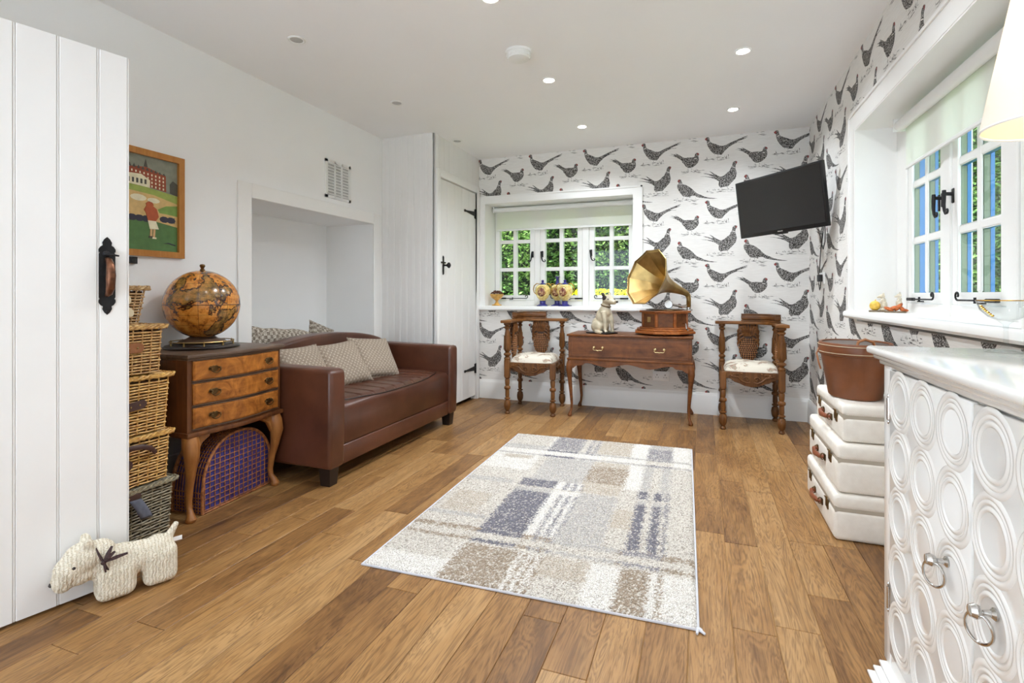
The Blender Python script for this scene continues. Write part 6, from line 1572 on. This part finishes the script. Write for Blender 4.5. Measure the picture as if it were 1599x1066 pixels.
for r, z in ((0.1145, 0.470), (0.0615, 0.760)):
    m = MB(); m.tube([(r*math.cos(a), r*math.sin(a), z) for a in [2*PI*i/64 for i in range(64)]], 0.0024, 6, True)
    if r < 0.1:
        for k in range(3): a = 2*PI*k/3; m.tube([(0.0, 0.0, 0.745), (0.061*math.cos(a), 0.061*math.sin(a), 0.757)], 0.002, 6)
    m.build('shade_rim', 'gloss', lp)
m = MB(); m.ell((0, 0, 0.58), (0.026, 0.026, 0.034), 16, 10); m.build('bulb', 'bulb', lp)
ld = bpy.data.lights.new('lamp_bulb', 'POINT'); ld.energy = 0.6; ld.color = (1, 0.90, 0.80); ld.shadow_soft_size = 0.03
lo = bpy.data.objects.new('lamp_bulb_light', ld); COL.objects.link(lo); lo.location = (0.632, 1.262, 0.9025+0.64)
cp = thing('coupe_glass', 'gold-rimmed glass coupe standing on the white cabinet', 'glass', (0.738, 1.690, 0.9025))
m = MB(); m.lathe([(0, 0.0), (0.042, 0.0), (0.0425, 0.0015), (0.030, 0.004), (0.012, 0.010), (0.0055, 0.022), (0.0045, 0.055), (0.006, 0.070), (0.016, 0.079), (0.036, 0.090), (0.052, 0.108), (0.0595, 0.132), (0.0585, 0.132), (0.051, 0.109), (0.035, 0.0915), (0.014, 0.081), (0, 0.080)], n=48); m.build('bowl_and_stem', 'crystal', cp, 60)
m = MB(); m.tube([(0.059*math.cos(a), 0.059*math.sin(a), 0.1325) for a in [2*PI*i/60 for i in range(60)]], 0.0011, 6, True); tag(m.build('gilt_rim', 'gilt', cp), 'gold rim')
m = MB()
for i in range(7):
    a = PI*1.05+i*0.09; m.ell((0.0555*math.cos(a), 0.0555*math.sin(a), 0.118-0.004*i), (0.004, 0.004, 0.003), 6, 4)
m.build('gilt_decoration', 'gilt', cp)

# ------------------------------------------------------------------ garden outside
def leaves(name, mat, boxes, n, size, parent=None, seed=1, core=True):
    rq = random.Random(seed); m = MB(); tot = sum((b[1]-b[0])*(b[5]-b[4]) for b in boxes)
    for b in boxes:
        k = int(n*(b[1]-b[0])*(b[5]-b[4])/tot)
        for _ in range(k):
            x, z = rq.uniform(b[0], b[1]), rq.uniform(b[4], b[5]); dep = abs(rq.gauss(0, 0.22))
            bulge = 0.25*noise.noise(Vector((x*1.3, z*1.3, seed)))
            y = b[2]+0.25+bulge+dep
            s = size*rq.uniform(0.6, 1.3); e = Matrix.Rotation(rq.uniform(0, 2*PI), 3, 'Z') @ Matrix.Rotation(rq.uniform(-1.2, 1.2), 3, 'X') @ Matrix.Rotation(rq.uniform(-1.0, 1.0), 3, 'Y')
            if b[6] == 'x': c = Vector((b[2]+0.25+bulge+dep, x, z))
            else: c = Vector((x, y, z))
            q = [c+e @ Vector(v_) for v_ in ((-s, 0, 0), (0, -s*0.45, s*0.1), (s, 0, 0), (0, s*0.45, s*0.1))]
            m.v += q; o_ = len(m.v)-4; m.f.append((o_, o_+1, o_+2, o_+3)); m.m.append(0)
    me = bpy.data.meshes.new(name); me.from_pydata([tuple(p) for p in m.v], [], m.f); me.materials.append(M[mat]); me.update()
    o = bpy.data.objects.new(name, me); COL.objects.link(o); o.parent = parent; return o
hd = thing('hedge', 'tall leafy green hedge outside the far window', 'hedge', (0, 0, 0))
leaves('foliage', 'leaf', [(-5.2, 2.2, 7.3, 0, 0.0, 4.6, 'y')], 52000, 0.040, hd, 2)
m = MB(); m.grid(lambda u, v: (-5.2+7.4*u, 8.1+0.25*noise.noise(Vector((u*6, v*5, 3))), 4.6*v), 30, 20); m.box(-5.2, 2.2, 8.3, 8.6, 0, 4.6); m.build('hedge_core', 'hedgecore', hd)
ys_ = thing('flowering_shrub', 'bright yellow flowering shrub at the foot of the hedge outside the far window', 'shrub', (0, 0, 0))
leaves('blossom', 'yellow', [(-1.75, 0.8, 6.3, 0, 0.35, 1.12, 'y')], 5000, 0.032, ys_, 5)
leaves('lower_leaves', 'leaf', [(-1.8, 0.9, 6.35, 0, 0.0, 0.75, 'y')], 2500, 0.05, ys_, 6)
tr = thing('garden_tree', 'sunlit leafy tree seen through the side window', 'tree', (4.2, 8.0, 0))
leaves('crown', 'leaf2', [(3.5, 15.0, 3.9, 0, 0.3, 5.6, 'x')], 30000, 0.075, None, 9).parent = None
cr_ = bpy.data.objects['crown']; cr_.parent = tr; cr_.matrix_parent_inverse = Matrix.Translation((-4.2, -8.0, 0))
cr_.matrix_parent_inverse = Matrix.Identity(4); cr_.location = (-4.2, -8.0, 0)
m = MB(); m.tube([(0.6, 0, 0), (0.5, 0.1, 1.5), (0.7, 0.0, 3.2)], [0.16, 0.12, 0.07], 10); m.tube([(0.5, 0.1, 1.4), (0.1, -0.5, 2.4), (-0.1, -0.9, 3.2)], [0.08, 0.05, 0.03], 8); m.build('trunk', 'bark', tr)
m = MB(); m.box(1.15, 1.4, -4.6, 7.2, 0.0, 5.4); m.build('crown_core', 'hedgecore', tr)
tag(MB().box(-14, 16, -12, 16, -0.25, -0.062).build('lawn', 'lawn', None, 0), kind='structure')

tag(MB().box(-8, 6, -9, -2.06, -0.10, -0.03).build('bounce_slab', 'bounce_slab', None, 0), kind='structure')  # unseen pale slab added to bounce sunlight up onto the ceiling
# ------------------------------------------------------------------ daylight
w = bpy.data.worlds.new('sky'); SC.world = w; w.use_nodes = True
bg = w.node_tree.nodes['Background']; bg.inputs[0].default_value = (0.73, 0.865, 1.0, 1); bg.inputs[1].default_value = 2.1
sn = bpy.data.lights.new('sun', 'SUN'); sn.energy = 11.0; sn.angle = R_(1.0); sn.color = (0.90, 0.95, 1.0)
so_ = bpy.data.objects.new('sun', sn); COL.objects.link(so_)
so_.rotation_euler = Vector((0.42, 0.22, -0.88)).to_track_quat('-Z', 'Y').to_euler()
SC.view_settings.view_transform = 'Standard'; SC.view_settings.look = 'None'; SC.view_settings.gamma = 1.0
SC.view_settings.use_curve_mapping = False; SC.view_settings.exposure = 1.02
try:
    SC.cycles.max_bounces = 10; SC.cycles.diffuse_bounces = 6; SC.cycles.glossy_bounces = 4; SC.cycles.transparent_max_bounces = 12
    SC.cycles.caustics_reflective = False; SC.cycles.caustics_refractive = False; SC.cycles.sample_clamp_indirect = 8.0
except Exception: pass
